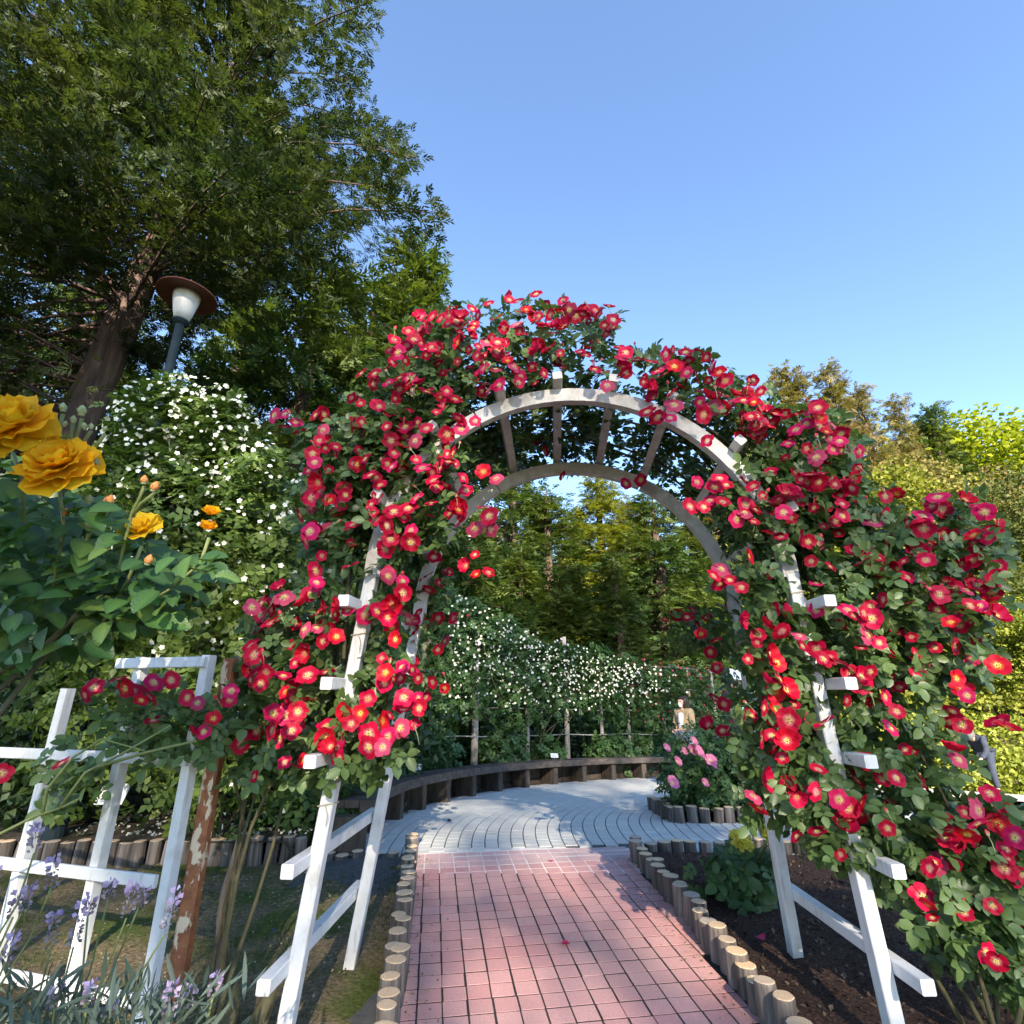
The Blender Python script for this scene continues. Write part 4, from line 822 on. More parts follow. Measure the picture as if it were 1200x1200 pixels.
def broad_data(seed, h, cr, n, sp, flat=.8):
    r = np.random.default_rng(seed); tr = MB(); tr.tube([(0, 0, -.3), (.05, 0, h * .3), (.1, .05, h * .6), (.05, 0, h * .85)], [h * .03, h * .022, h * .014, .03], 9, jag=.1)
    lob = [(r.normal(size=3) * np.array((.48, .48, .30)) * cr + np.array((0, 0, h * .66)), cr * r.uniform(.30, .52)) for _ in range(15)]
    P = []
    for c, q in lob:
        m = int(n / 15); d = unit(r.normal(size=(m, 3))); P.append(c + d * q * (r.uniform(.55, 1.05, (m, 1))) * np.array((1, 1, flat)))
        tr.tube([(0, 0, h * .35), tuple((c + np.array((0, 0, h * .35))) / 2 - np.array((0, 0, .1 * h)) * .3), tuple(c)], [h * .012, h * .008, .02], 5, cap=False)
    P = np.concatenate(P); R = frames(np.array((0, 0, .8)) + r.normal(size=P.shape) * .6); V, Fs = batch(CLUMP6[0], CLUMP6[1], P, R, sp * r.uniform(.7, 1.3, len(P))); return tr, V, Fs
def make_tree(name, label, cat, data, mcrown, mbark, loc, rz, group=None, scale=1):
    tr, V, Fs = data; root = thing(name, label, cat, loc, rz, group); root.scale = (scale,) * 3
    tr.build('trunk', mbark, root, smooth=True); tag(link('crown', mesh_np('crown', V, Fs, mcrown), root), kind='stuff'); return root
def copy_tree(src, name, label, loc, rz, scale, mcrown=None):
    c = src.copy(); COL.objects.link(c); c.location = loc; c.rotation_euler = (0, 0, rz); c.scale = (scale,) * 3; c.name = name; c['label'] = label
    for ch in [o for o in bpy.data.objects if o.parent == src]:
        d = ch.copy(); COL.objects.link(d); d.parent = c
        if mcrown and ch.name.startswith('crown'):
            d.material_slots[0].link = 'OBJECT'; d.material_slots[0].material = mcrown
    return c
def ground_at(u, s):
    x = (u - 600) / F * s; y = s * CT + .2 * s * ST; return Vector((x, y, hill(x, y) - .1))
def top_scale(u, v, s, h):
    """base on the hill and scale so that the top shows at (u,v)"""
    p = at_s(u, v, s); b = Vector((p.x, p.y, hill(p.x, p.y) - .2)); return b, (p.z - b.z) / h
# the big cedar on the left
b0 = Vector((-9.3, 9.2, hill(-9.3, 9.2) - .1))
ang = .6; m3 = np.array(((math.cos(ang), -math.sin(ang), 0), (math.sin(ang), math.cos(ang), 0), (0, 0, 1)))
EV, EU = [-400, 0, 80, 160, 230, 285, 300, 330, 380, 480], [330, 430, 470, 480, 494, 486, 380, 300, 230, 120]
def cedar_lim(base, hd, L, rise, droop):
    """the crown is lopsided: limbs on the side of the arch are shorter lower down"""
    L *= 1.2
    while L > .8:
        tip = (base + hd * L * .96 + np.array((0, 0, L * (rise - droop)))) @ m3.T + np.array(b0); px, dep = pix(tip)
        if tip[1] < 5.7: L *= .9; continue
        if dep[0] > 1 and px[0, 0] < np.interp(px[0, 1], EV, EU): return L
        if tip[0] < -9: return L
        L *= .9
    return 0
tr0, V0, F0 = conifer_data(11, 25, 6.8, 64000, .345, .19, .42, SPRAY, .34, .42, (.085, .02), .74, 290, .34, .6, .007, .017, cedar_lim)
k0 = SPRAY[0].shape[0]; Wp = (V0.reshape(-1, k0, 3)[:, 0] @ m3.T) + np.array(b0); pxs, dep = pix(Wp)
keep = (Wp[:, 1] > 5.4) & (pxs[:, 0] > -160) & (pxs[:, 1] > -160) & (dep > 1)
edge_u = np.interp(pxs[:, 1], EV, EU)
keep &= ~((pxs[:, 0] > edge_u - 150) & (pxs[:, 1] > 40) & (np.sin(pxs[:, 0] * .055 + np.cos(pxs[:, 1] * .04) * 2) * np.cos(pxs[:, 1] * .06 + pxs[:, 0] * .013) > .42) & (rng.uniform(0, 1, len(pxs)) < .8))
nk = int(keep.sum()); V0 = V0.reshape(-1, k0, 3)[keep].reshape(-1, 3); F0 = [F0[0][:nk * len(SPRAY[1][0])]]
make_tree('cedar_tree', 'huge dark cedar with a thick furrowed trunk leaning over the lamp', 'cedar', (tr0, V0, F0), M['cedar'], M['bark'], b0, ang)
D1 = conifer_data(21, 14, 3.0, 8500, .60, .05, .92, SPRAY, .22, .3); D2 = conifer_data(22, 14, 2.7, 9000, .60, .02, .7, SPRAY, .18, .25); D3 = conifer_data(23, 14, 3.1, 7500, .62, .10, .6, SPRAY, .35, .35)
TG = 'conifers behind the garden'
def ctree(src, data, name, label, u, v, s, m, mb, rz, wide=1):
    b, k = top_scale(u, v, s, 14)
    if src is None: o = make_tree(name, label, 'tree', data, m, mb, b, rz, TG, k)
    else: o = copy_tree(src, name, label, b, rz, k, m)
    o.scale = (k * wide, k * wide, k); return o
c1 = ctree(None, D1, 'conifer_tree', 'conifer with a sunlit pointed tip just left of the arch top', 492, 292, 19, M['cedar_mid'], M['bark'], .3, 1.1)
c2 = ctree(None, D2, 'conifer_tree', 'slim dark conifer filling the arch opening on the left', 640, 575, 19, M['cedar_mid'], M['bark'], 1.3, 1.5)
c3 = ctree(None, D3, 'conifer_tree', 'broad conifer behind the lamp and the white rose mound', 380, 300, 17, M['cedar_mid'], M['bark'], 2.0, 1.0)
for src, u, v, s, m, rz, wd, lab in (
    (c3, 440, 330, 22, 'cedar_mid', .5, 1.0, 'dim conifer between the cedar limb and the sunlit pointed tip'),
    (c1, 300, 330, 24, 'cedar_mid', 1.5, 1.2, 'dark conifer right of the street lamp'),
    (c3, 130, 330, 21, 'cedar_mid', 2.5, 1.1, 'shaded conifer with a bare trunk behind the street lamp'),
    (c1, -60, 300, 20, 'cedar', 3.3, 1.3, 'dark conifer at the left edge behind the cedar trunk'),
    (c2, 765, 580, 22, 'cedar_mid', 2.2, 1.5, 'dense green conifer in the right part of the arch opening'),
    (c2, 700, 560, 27, 'leaf', 4.2, 1.5, 'yellow sunlit conifer in the middle of the arch opening'),
    (c1, 600, 500, 28, 'cedar_mid', 4.0, 1.2, 'tall conifer behind the pale wall seen under the arch'),
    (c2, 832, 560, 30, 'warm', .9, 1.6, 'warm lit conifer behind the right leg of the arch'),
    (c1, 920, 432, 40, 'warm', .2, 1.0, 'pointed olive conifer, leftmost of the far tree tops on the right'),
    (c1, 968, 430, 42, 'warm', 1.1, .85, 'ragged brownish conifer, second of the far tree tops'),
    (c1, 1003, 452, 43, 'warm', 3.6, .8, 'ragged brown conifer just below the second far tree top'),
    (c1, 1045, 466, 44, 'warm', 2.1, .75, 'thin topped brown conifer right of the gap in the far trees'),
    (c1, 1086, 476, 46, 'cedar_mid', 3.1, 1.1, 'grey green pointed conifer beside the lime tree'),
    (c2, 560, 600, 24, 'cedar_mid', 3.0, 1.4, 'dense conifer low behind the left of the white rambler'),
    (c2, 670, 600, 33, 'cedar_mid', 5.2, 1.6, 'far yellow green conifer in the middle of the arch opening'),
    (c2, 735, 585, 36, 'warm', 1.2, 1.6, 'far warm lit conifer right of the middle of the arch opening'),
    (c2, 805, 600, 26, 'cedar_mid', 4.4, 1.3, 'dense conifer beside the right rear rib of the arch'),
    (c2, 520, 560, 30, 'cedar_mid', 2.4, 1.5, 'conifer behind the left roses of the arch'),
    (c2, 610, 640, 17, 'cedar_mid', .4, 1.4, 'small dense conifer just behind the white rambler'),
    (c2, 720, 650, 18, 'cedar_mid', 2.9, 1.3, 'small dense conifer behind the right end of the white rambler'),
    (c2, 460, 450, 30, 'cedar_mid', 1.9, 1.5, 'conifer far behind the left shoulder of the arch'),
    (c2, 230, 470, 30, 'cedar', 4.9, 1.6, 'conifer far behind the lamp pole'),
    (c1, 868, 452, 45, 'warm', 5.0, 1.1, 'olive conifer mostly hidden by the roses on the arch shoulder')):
    mm = {'leaf': M['leaf_olive'], 'warm': M['cedar_warm']}.get(m) or M[m]
    ctree(src, None, 'conifer_tree', lab, u, v, s, mm, None, rz, wd)
def btree(data, lab, u, v, s, m, h, src=None, rz=0, wide=1):
    b, k = top_scale(u, v, s, h)
    o = make_tree('broadleaf_tree', lab, 'tree', data, m, M['bark_pale'], b, rz, 'broadleaf trees on the right', k) if src is None else copy_tree(src, 'broadleaf_tree', lab, b, rz, k, m)
    o.scale = (k * wide, k * wide, k); return o
B1 = broad_data(31, 10, 5.2, 7200, .27)
B0 = broad_data(33, 10, 5.6, 10500, .26, .7)
b1 = btree(B0, 'bright lime green tree at the right edge against the sky', 1205, 486, 52, M['leaf_lime'], 10.2, None, .4, 1.35)
b2 = btree(B1, 'yellow green tree below the brown conifers', 1010, 560, 36, M['leaf_olive'], 10.6, None, 1, 1.1)
copy_b = btree(None, 'lime green tree cut by the right edge of the view', 1330, 488, 50, M['leaf_lime'], 10.2, b1, 2, 1.5)
for u, v, s, m, rz, wd, lab in ((1090, 545, 38, 'cedar_warm', 3, 1.0, 'yellow green tree below the grey green conifer'),
    (940, 560, 34, 'leaf_olive', 4, 1.1, 'yellow green tree behind the rose covered arch shoulder'), (1170, 590, 32, 'leaf_shade', 5, 1.0, 'olive tree under the lime tree at the right'), (1120, 690, 24, 'leaf_hedge', 1.7, 1.2, 'low bright tree right of the red roses'), (1215, 660, 24, 'leaf_shade', 2.7, 1.1, 'olive tree low at the right edge'), (1000, 660, 27, 'leaf_hedge', .2, 1.2, 'sunlit low tree behind the right roses'), (870, 640, 27, 'leaf_olive', 3.9, 1.0, 'golden tree showing through the right side of the arch')):
    btree(None, lab, u, v, s, M[m], 10.6, b2, rz, wd)
# unseen poplars added behind the viewer to filter the sun over the arch
sh = Vector((math.sin(SUN_AZ), math.cos(SUN_AZ), 0)); pn = Vector((-sh.y, sh.x, 0))
if pn.y < 0: pn = -pn
def filter_poplar_data(seed, h, rx, n, sp):
    r = np.random.default_rng(seed); tr = MB(); tr.tube([(0, 0, -.5), (.1, 0, h * .3), (0, .1, h * .6), (0, 0, h * .96)], [h * .018, h * .013, h * .008, .03], 9, jag=.1)
    for k in range(40):
        z = h * r.uniform(.10, .8); a_ = r.uniform(0, 6.283); L = rx * r.uniform(.5, .9); tr.tube([(0, 0, z), (math.cos(a_) * L * .5, math.sin(a_) * L * .5, z + L * .5), (math.cos(a_) * L, math.sin(a_) * L, z + L * 1.3)], [.09, .05, .02], 5, cap=False)
    t = r.uniform(0, 1, n); a_ = r.uniform(0, 6.283, n); q = rx * np.sqrt(r.uniform(0, 1, n)) * np.minimum(1, np.minimum(t * 9, (1 - t) * 3.5)) ** .5
    P = np.c_[q * np.cos(a_), q * np.sin(a_), h * (.05 + .95 * t)]; V, Fs = batch(CLUMP6[0], CLUMP6[1], P, frames(r.normal(size=(n, 3))), sp * r.uniform(.7, 1.3, n)); return tr, V, Fs
PD_ = filter_poplar_data(41, 36.5, 5.2, 7300, .27); pop = None
for k, (off, dist) in enumerate(((-19, 40), (-13, 41), (-7, 40), (-1, 41), (5, 40))):
    p = sh * dist + pn * off; lab = ['tall airy poplar far behind the viewer, first of the row', 'tall airy poplar far behind the viewer, second of the row', 'tall airy poplar far behind the viewer, in the middle of the row', 'tall airy poplar far behind the viewer, fourth of the row', 'tall airy poplar far behind the viewer, last of the row'][k]
    if pop is None: pop = make_tree('poplar_tree', lab, 'tree', PD_, M['leaf_mid'], M['bark_pale'], (p.x, p.y, g(p.x, p.y) - .1), 0, 'poplars behind the viewer')
    else: copy_tree(pop, 'poplar_tree', lab, (p.x, p.y, g(p.x, p.y) - .1), k * 1.3, 1)
# ------------------------------------------------------------------ shrubs and ramblers
def shrub(name, label, cat, loc, pts, tpl, m, size, blooms=None, group=None, stems=6, nb_name='blossoms', as_parts=None, norm_up=.6):
    root = thing(name, label, cat, loc, 0, group); lo = np.array(root.location); P = np.asarray(pts); n = len(P); c = P.mean(0)
    N = unit(P - c) * .6 + unit(CAMP - P) * .3 + np.array((0, 0, norm_up)) + rng.normal(size=(n, 3)) * .45; R = frames(N)
    V, Fs = batch(tpl[0], tpl[1], P - lo, R, size * rng.uniform(.7, 1.3, n)); tag(link('foliage', mesh_np('foliage', V, Fs, m), root), kind='stuff')
    for k in range(stems):
        e = P[rng.integers(n)] - lo; b = MB(); b.tube(wander((random.uniform(-.1, .1), random.uniform(-.1, .1), -.03), e, 7, .08), [.014 - .0014 * i for i in range(7)], 5); b.build('stem', M['cane'], root, smooth=True)
    return root
def ell(c, rad, n, shell=.45):
    d = unit(rng.normal(size=(n, 3))); return np.array(c) + d * (shell + (1 - shell) * rng.uniform(0, 1, (n, 1)) ** .5) * np.array(rad) * (1 + .14 * rng.normal(size=(n, 1)))
def small_bloom(m, seed=0, pn_=5):
    P = []; r = np.random.default_rng(seed)
    for k in range(pn_):
        v, f = leaflet(.52, .1, .05, ((.5, .95),)); P.append((v * .5 @ rotx(r.uniform(.1, .4)).T @ rotz(2 * math.pi * k / pn_ + r.uniform(-.1, .1)).T, f))
    return join(P)
WB = [small_bloom(None, k) for k in range(3)]
# white rambler mound
mound = [((-3.05, 4.75, 3.2), (.35, .3, .45)), ((-3.25, 5.05, 2.9), (.55, .5, .6)), ((-2.45, 4.95, 2.3), (.85, .7, 1.15)), ((-2.75, 5.0, 3.05), (.62, .5, .72)), ((-2.0, 4.9, 1.75), (.60, .55, .85)), ((-3.1, 5.05, 2.0), (.8, .6, 1.2)), ((-2.3, 4.9, 1.1), (.9, .6, .8)), ((-3.5, 5.2, 1.3), (.9, .7, 1.0)), ((-2.72, 4.85, 3.5), (.35, .32, .36))]
lobes = [(tuple(at_Y(u_, v_, y_)), (r_, r_ * .8, r_ * k_)) for u_, v_, y_, r_, k_ in ((172, 500, 4.45, .36, 1.2), (208, 470, 4.6, .24, 1.1), (150, 560, 4.4, .42, 1.1), (250, 500, 4.5, .36, 1.1), (300, 590, 4.45, .42, 1.3), (330, 660, 4.4, .34, 1.2), (205, 600, 4.3, .45, 1.2))]
mound = lobes + mound; MW = np.array([.10, .08, .08, .11, .13, .09, .11] + [.05, .08, .26, .18, .24, .06, .06, .02, .05][:len(mound) - len(lobes)]); MW = MW / MW.sum()
P = np.concatenate([ell(c, r, int(1000 * r[0] * r[2]) + 60) for c, r in mound])
wr = shrub('white_rambler_rose', 'tall mound of small white roses behind the yellow bush, left of the arch', 'rambling rose', (-2.5, 5.1, .12), P, CPD_S, M['leaf_white'], .15, stems=8)
bm = [mesh_np('white_bloom', w[0], w[1], M['white_bloom']) for w in WB]; k = 0
while k < 300:
    c, r = mound[rng.choice(len(mound), p=MW)]; d = rng.normal(size=3); d[1] = -abs(d[1]) - .15; d[0] += .35; d[2] += .25; d /= np.linalg.norm(d); p = np.array(c) + d * np.array(r) * 1.06
    if any(((p - np.array(c2)) / np.array(r2) / .95) @ ((p - np.array(c2)) / np.array(r2) / .95) < 1 for c2, r2 in mound): continue
    for q in range(rng.integers(1, 5)):
        if k >= 300: break
        o = link('bloom', bm[k % 3], wr); o.location = Vector(p + rng.normal(size=3) * .045) - wr.location; nn = Vector(d + rng.normal(size=3) * .4 + np.array((0, -.5, .1))); o.rotation_mode = 'QUATERNION'; o.rotation_quaternion = nn.to_track_quat('Z', 'Y'); s = random.uniform(.034, .056); o.scale = (s, s, s); k += 1
wfs = []
while len(wfs) < 520:
    c, r = mound[rng.choice(len(mound), p=MW)]; d = rng.normal(size=3); d[1] = -abs(d[1]) - .1; d[0] += .3; d /= np.linalg.norm(d); wfs.append(np.array(c) + d * np.array(r) * rng.uniform(.98, 1.12))
wfs = np.array(wfs); V, Fs = batch(WB[0][0], WB[0][1], wfs - np.array(wr.location), frames(rng.normal(size=wfs.shape) * .5 + np.array((.2, -1, .3))), rng.uniform(.035, .06, len(wfs))); tag(link('blossoms', mesh_np('blossoms', V, Fs, M['white_bloom']), wr), kind='stuff')
# white rambler on the far trellis, trellis itself
tr_ = thing('post_trellis', 'weathered post and wire trellis behind the curved bench', 'trellis', (*polar(RB + .85, math.radians(140)), 0)); to = tr_.location.copy()
RT = RB + .85
def at_u(u, r):
    """angle on the circle of radius r at which the column u lies (far side)"""
    best = min(np.linspace(math.radians(92), math.radians(186), 800), key=lambda a: abs(600 + F * polar(r, a)[0] / (polar(r, a)[1] * CT) - u) + (0 if polar(r, a)[1] > 5.5 else 50)); return best
for u, hgt, rad in ((478, 2.55, .04), (557, 2.7, .055), (617, 2.7, .045), (663, 2.7, .05), (703, 2.55, .04), (735, 2.3, .035), (775, 2.2, .04), (808, 2.2, .03), (836, 2.2, .03), (430, 2.4, .05), (370, 2.4, .05)):
    a = at_u(u, RT); x, y = polar(RT, a); z = g(x, y); b = MB(); b.tube([(x - to.x, y - to.y, z - .1), (x - to.x + random.uniform(-.02, .02), y - to.y, z + hgt * .5), (x - to.x, y - to.y, z + hgt)], [rad * 1.1, rad, rad * .9], 8, jag=.12); b.build('post', M['post_pale'], tr_, smooth=True)
for hgt in (.78, 1.25, 1.75, 2.2):
    b = MB(); P_ = []
    for a in np.linspace(math.radians(186), math.radians(95), 40):
        x, y = polar(RT - .05, a); P_.append((x - to.x, y - to.y, g(x, y) + hgt + .01 * math.sin(30 * a)))
    b.tube(P_, .011, 5); b.build('rail', M['wire'], tr_, smooth=True)
wt = []; wf = []
aL, aR = at_u(500, RT), at_u(742, RT)
for _ in range(4200):
    t = random.random() if random.random() < .9 else 1 + abs(random.gauss(0, .12)); a = aL + (aR - aL) * t; zt_ = 3.1 - .85 * t + .12 * math.sin(9 * t); zb = .55 + .45 * abs(math.sin(7 * t)) + .25 * t
    z = zb + (zt_ - zb) * random.random() ** .75; r = RT + random.gauss(-.12, .17); x, y = polar(r, a); wt.append((x, y, g(x, y) + z))
for _ in range(820):
    t = random.random() ** .9 if random.random() < .93 else 1 + abs(random.gauss(0, .08)); a = aL + (aR - aL) * t; zt_ = 3.1 - .85 * t; zb = .95 + .35 * t; z = zb + (zt_ - zb) * random.betavariate(2.0, 1.6); x, y = polar(RT - .38 + random.gauss(0, .05), a); wf.append((x, y, g(x, y) + z))
wr2 = shrub('white_rambler_rose', 'white rambler in full bloom trained on the trellis behind the bench', 'rambling rose', (*polar(RT, (aL + aR) / 2), 0), wt, CPD_S, M['leaf_mid'], .15, stems=10)
wf = np.array(wf) ; N = rng.normal(size=wf.shape) * .5 + np.array((.1, -1, .25)); V, Fs = batch(WB[0][0], WB[0][1], wf - np.array(wr2.location), frames(N), rng.uniform(.034, .062, len(wf))); tag(link('blossoms', mesh_np('blossoms', V, Fs, M['white_bloom']), wr2), kind='stuff')
# red-brown rambler right of it
pts = []; fl_ = []
for _ in range(1500):
    a = at_u(735, RT) + random.random() * (at_u(862, RT) - at_u(735, RT)); x, y = polar(RT + random.gauss(0, .15), a); pts.append((x, y, g(x, y) + .25 + 2.0 * random.random()))
rb_ = shrub('red_rambler_rose', 'thin faded red rambler on the trellis right of the white one', 'rambling rose', (*polar(RT, at_u(790, RT)), 0), pts, CPD_S, M['leaf_mid'], .14, stems=14)
for _ in range(110):
    a = at_u(735, RT) + random.random() * (at_u(862, RT) - at_u(735, RT)); x, y = polar(RT - .2 + random.gauss(0, .06), a); fl_.append((x, y, g(x, y) + random.choice((2.15, 2.15, 1.6, 1.2)) + random.gauss(0, .14)))
fl_ = np.array(fl_); V, Fs = batch(WB[1][0], WB[1][1], fl_ - np.array(rb_.location), frames(rng.normal(size=fl_.shape) * .6 + np.array((0, -1, .2))), rng.uniform(.04, .07, len(fl_))); tag(link('blossoms', mesh_np('blossoms', V, Fs, M['darkred_bloom']), rb_), kind='stuff')
# leafy shrubs under the trellis
for k, (u, rad, hh, lab) in enumerate(((450, .55, .55, 'leafy green shrub behind the near end of the bench'), (505, .55, .75, 'leafy green shrub left of the first trellis post'), (590, .55, .75, 'leafy green shrub between the first two trellis posts'), (640, .4, .62, 'small leafy shrub between the second and third trellis posts'), (712, .62, .62, 'dark leafy shrub right of the third trellis post'), (765, .6, .6, 'leafy shrub with a few white blooms near the far bench end'), (395, .7, .8, 'dark shrub behind the left leg of the arch'), (330, .7, .7, 'dark shrub behind the petal strewn bed'))):
    a = at_u(u, RB + .75); x, y = polar(RB + .75, a); z = g(x, y) + .05
    pts = ell((x, y, z + hh * .55), (rad * .8, .38, hh * .6), int(700 * rad), .3)
    shrub('rose_shrub', lab, 'shrub', (x, y, z), pts, CPD_S, M['leaf_mid'] if k != 6 else M['leaf_dark'], .19, group='shrubs behind the bench', stems=7)
# dark evergreens left, behind the fence
for k, (x, y, rx, rz_, hh, lab) in enumerate(((-4.4, 5.6, .9, 1.1, 1.1, 'dark evergreen shrub behind the white trellis at the left edge'), (-3.2, 6.3, .9, 1.0, 1.0, 'dark evergreen shrub behind the top rail of the trellis'), (-5.6, 6.8, 1.3, 1.7, 1.7, 'big dark evergreen at the foot of the cedar'), (-2.0, 7.4, 1.0, 1.2, 1.2, 'dark evergreen between the white mound and the arch'), (-3.6, 8.6, 1.8, 1.7, 1.9, 'large dark shrub behind the white rose mound'), (-7.5, 8.5, 2, 2.2, 2.2, 'large dark shrub at the far left'))):
    pts = ell((x, y, hh), (rx, rx * .8, rz_), int(520 * rx * rz_), .35)
    shrub('evergreen_shrub', lab, 'shrub', (x, y, .1), pts, CLUMP6, M['leaf_dark'], .16, group='evergreens on the left', stems=6)
# understorey on the slope behind the trellis
for k, (u, s, rx, rz_, lab) in enumerate(((520, 13, 1.6, 1.3, 'green undergrowth bush behind the white rambler, left'), (610, 14, 1.8, 1.2, 'green undergrowth bush behind the white rambler, middle'), (700, 15, 1.8, 1.2, 'green undergrowth bush behind the white rambler, right'), (790, 16, 1.8, 1.5, 'green undergrowth bush behind the red rambler'), (450, 12, 1.6, 1.6, 'green undergrowth bush behind the left roses'), (860, 15, 1.6, 1.5, 'undergrowth bush behind the right arch leg'), (400, 15, 2.2, 2.2, 'bush under the conifers right of the lamp'), (250, 14, 2.2, 2.2, 'bush under the conifers left of the white mound top'))):
    q = ground_at(u, s); pts = ell((q.x, q.y, q.z + rz_ * .7), (rx, rx * .7, rz_), int(330 * rx * rz_), .3)
    shrub('undergrowth_bush', lab, 'bush', tuple(q), pts, CLUMP6, M['leaf_dark'] if k % 2 else M['leaf_mid'], .22, group='bushes under the trees', stems=4)
# pink rose bush on the plaza
pts = np.concatenate([ell((2.35, 6.75, .42), (.62, .38, .48), 700, .2), ell((2.0, 6.6, .3), (.35, .25, .3), 260, .2), ell((2.9, 6.9, .55), (.6, .4, .6), 500, .2)])
pk = shrub('pink_rose_bush', 'pink flowered rose bush in the log edged bed on the plaza', 'rose bush', (2.35, 6.75, .0), pts, CPD_S, M['leaf_mid'], .13, stems=8)
pkm = bloom_mesh('pink_bloom', 'pink', 3)
for u, v, s in ((817, 882, 1.3), (810, 880, 1), (793, 893, .9), (832, 892, 1.1), (787, 918, 1.2), (825, 918, .8), (801, 881, .7), (780, 877, .8), (836, 898, .7), (812, 869, .8)):
    o = link('bloom', pkm, pk); o.location = at_Y(u, v, 6.3) - pk.location; o.rotation_euler = (1.0, random.uniform(-.4, .4), random.random()); o.scale = (.066 * s,) * 3
# dahlia
dq = Vector((1.50, 4.15, g(1.5, 4.15) + .04))
pts = np.concatenate([at_Y(random.gauss(870, 17), random.uniform(1000, 1062), random.uniform(3.9, 4.3)) for _ in range(210)]).reshape(-1, 3)
da = shrub('dahlia', 'small leafy plant with pale yellow flowers beside the right row of logs', 'flowering plant', tuple(dq), pts, CPD, M['leaf_mid'], .15, stems=6)
DP = [petal_mesh('dahlia_petal', .22, (.80, .70, .08), (.82, .78, .22))]
for u, v, r in ((868, 986, 12), (903, 978, 11)):
    p = at_Y(u, v, 3.95); double_bloom(da, p, Vector((.1, -.7, .7)).normalized(), r * 4.0 / F, [(11, 1, -5, 0), (11, .9, 15, .03), (9, .7, 38, .05), (6, .45, 62, .07)], DP)
    b = MB(); b.tube(wander((0, 0, 0), p - dq, 6, .02), .007, 5); b.build('stem', M['cane_green'], da, smooth=True)
bud(da, at_Y(882, 968, 3.95), Vector((0, 0, 1)), .022, M['bud_green']); b = MB(); b.tube(wander((.02, 0, 0), at_Y(881, 975, 3.95) - dq, 6, .02), .005, 5); b.build('stem', M['cane_green'], da, smooth=True)
# hedges on the right, in the sun
def hedge(label, x0, x1, y0, y1, h, n, m, size=.16):
    P = []
    for _ in range(n):
        x, y = random.uniform(x0, x1), random.uniform(y0, y1); f = random.random(); z = g(x, y)
        if f < .5: p = (x, y, z + h + random.gauss(0, .05) + bumps(x, y, .9, .12))
        elif f < .85: p = (x, y0 + random.gauss(0, .06), z + h * random.random())
        else: p = (x0 if random.random() < .5 else x1, y, z + h * random.random())
        P.append(p)
    return shrub('clipped_hedge', label, 'hedge', (x0 / 2 + x1 / 2, y0 / 2 + y1 / 2, g(x0 / 2 + x1 / 2, y0 / 2 + y1 / 2)), P, CLUMP6, m, size, group='sunlit hedges on the right', stems=4)
hedge('low clipped yellow green hedge behind the stooping man', 6.5, 22, 13.9, 15.4, .75, 3800, M['leaf_hedge'])
hedge('taller bright hedge behind the low hedge at the right', 8, 30, 16.5, 19, 1.7, 3600, M['leaf_hedge'], .2)
hedge('dark hedge at the far side of the lower garden', 9, 40, 21.5, 24, 2.6, 3200, M['leaf_olive'], .28)
# grass, mulch crumbs, fallen petals
n = 5200; P = []
while len(P) < n:
    x, y = random.uniform(-3.6, -.7), random.uniform(1.4, 4.9)
    if x > left_edge(y) - .13: continue
    if mnoise.noise((x * 1.7, y * 1.7, 4.2)) < -.02: continue
    P.append((x, y, g(x, y) - .02 + bumps(x, y, 1.6, .035)))
P = np.array(P); D = np.c_[rng.normal(0, .5, n), rng.normal(0, .5, n), np.ones(n)]; R = frames(rng.normal(size=(n, 3)) * np.array((1, 1, .2)), up=D); lf = leaflet(.10, .02, .2, ((.5, 1.),))
V, Fs = batch(lf[0], lf[1], P, R, rng.uniform(.012, .04, n)); o = link('grass', mesh_np('grass', V, Fs, M['grass'])); tag(o, 'short patchy grass and moss on the left bed', 'grass', kind='stuff')
def crumbs(name, label, cat, n, fn, size, m):
    P = np.array([fn() for _ in range(n)]); lf = leaflet(.42, .15, .1, ((.5, 1.),)); R = frames(np.array((0, 0, 1.)) + rng.normal(size=(n, 3)) * .5); V, Fs = batch(lf[0], lf[1], P, R, size * rng.uniform(.5, 1.5, n))
    o = link(name, mesh_np(name, V, Fs, m)); tag(o, label, cat, kind='stuff')
def pr_(x0, x1, y0, y1, fz):
    def f():
        x, y = random.uniform(x0, x1), random.uniform(y0, y1); return (x, y, fz(x, y))
    return f
M['mulch'] = leafy('bark_chip', (.03, .02, .016), (.08, .055, .042), (.17, .125, .09), .0, .9, .1)
M['litter'] = leafy('dry_litter', (.09, .07, .04), (.20, .16, .10), (.34, .30, .22), .0, .9, .1)
rbz = lambda x, y: g(x, y) + .036 + bumps(x, y, 1.9, .03) + bumps(x, y, 9, .018)
crumbs('mulch', 'dark bark mulch and dry bits covering the right bed', 'mulch', 5200, pr_(1.2, 4.5, 2.0, 5.0, rbz), .022, M['mulch'])
crumbs('leaf_litter', 'dry crumbs on the bare soil of the left bed', 'leaf litter', 2200, pr_(-2.6, -.85, 2.2, 4.8, lambda x, y: g(x, y) - .012 + bumps(x, y, 1.6, .035)), .014, M['litter'])
def edge_pt():
    y = random.uniform(2.2, 5.0); e = abs(random.gauss(0, .09)); x = (left_edge(y) + e) if random.random() < .5 else (right_edge(y) - e); return (x, y, g(x, y) + .004)
crumbs('path_litter', 'dry crumbs and bits of leaf along both edges of the red path', 'leaf litter', 420, edge_pt, .012, M['litter'])
crumbs('white_petals', 'fallen white petals strewn over the raised back bed', 'petals', 620, pr_(-3.8, -1.35, 5.05, 6.2, lambda x, y: .15 + bumps(x, y, 2, .03)), .03, M['white_bloom'])
M['fallen'] = simple('fallen_red_petal', (.50, .012, .08), (.60, .04, .14), 20, .6)
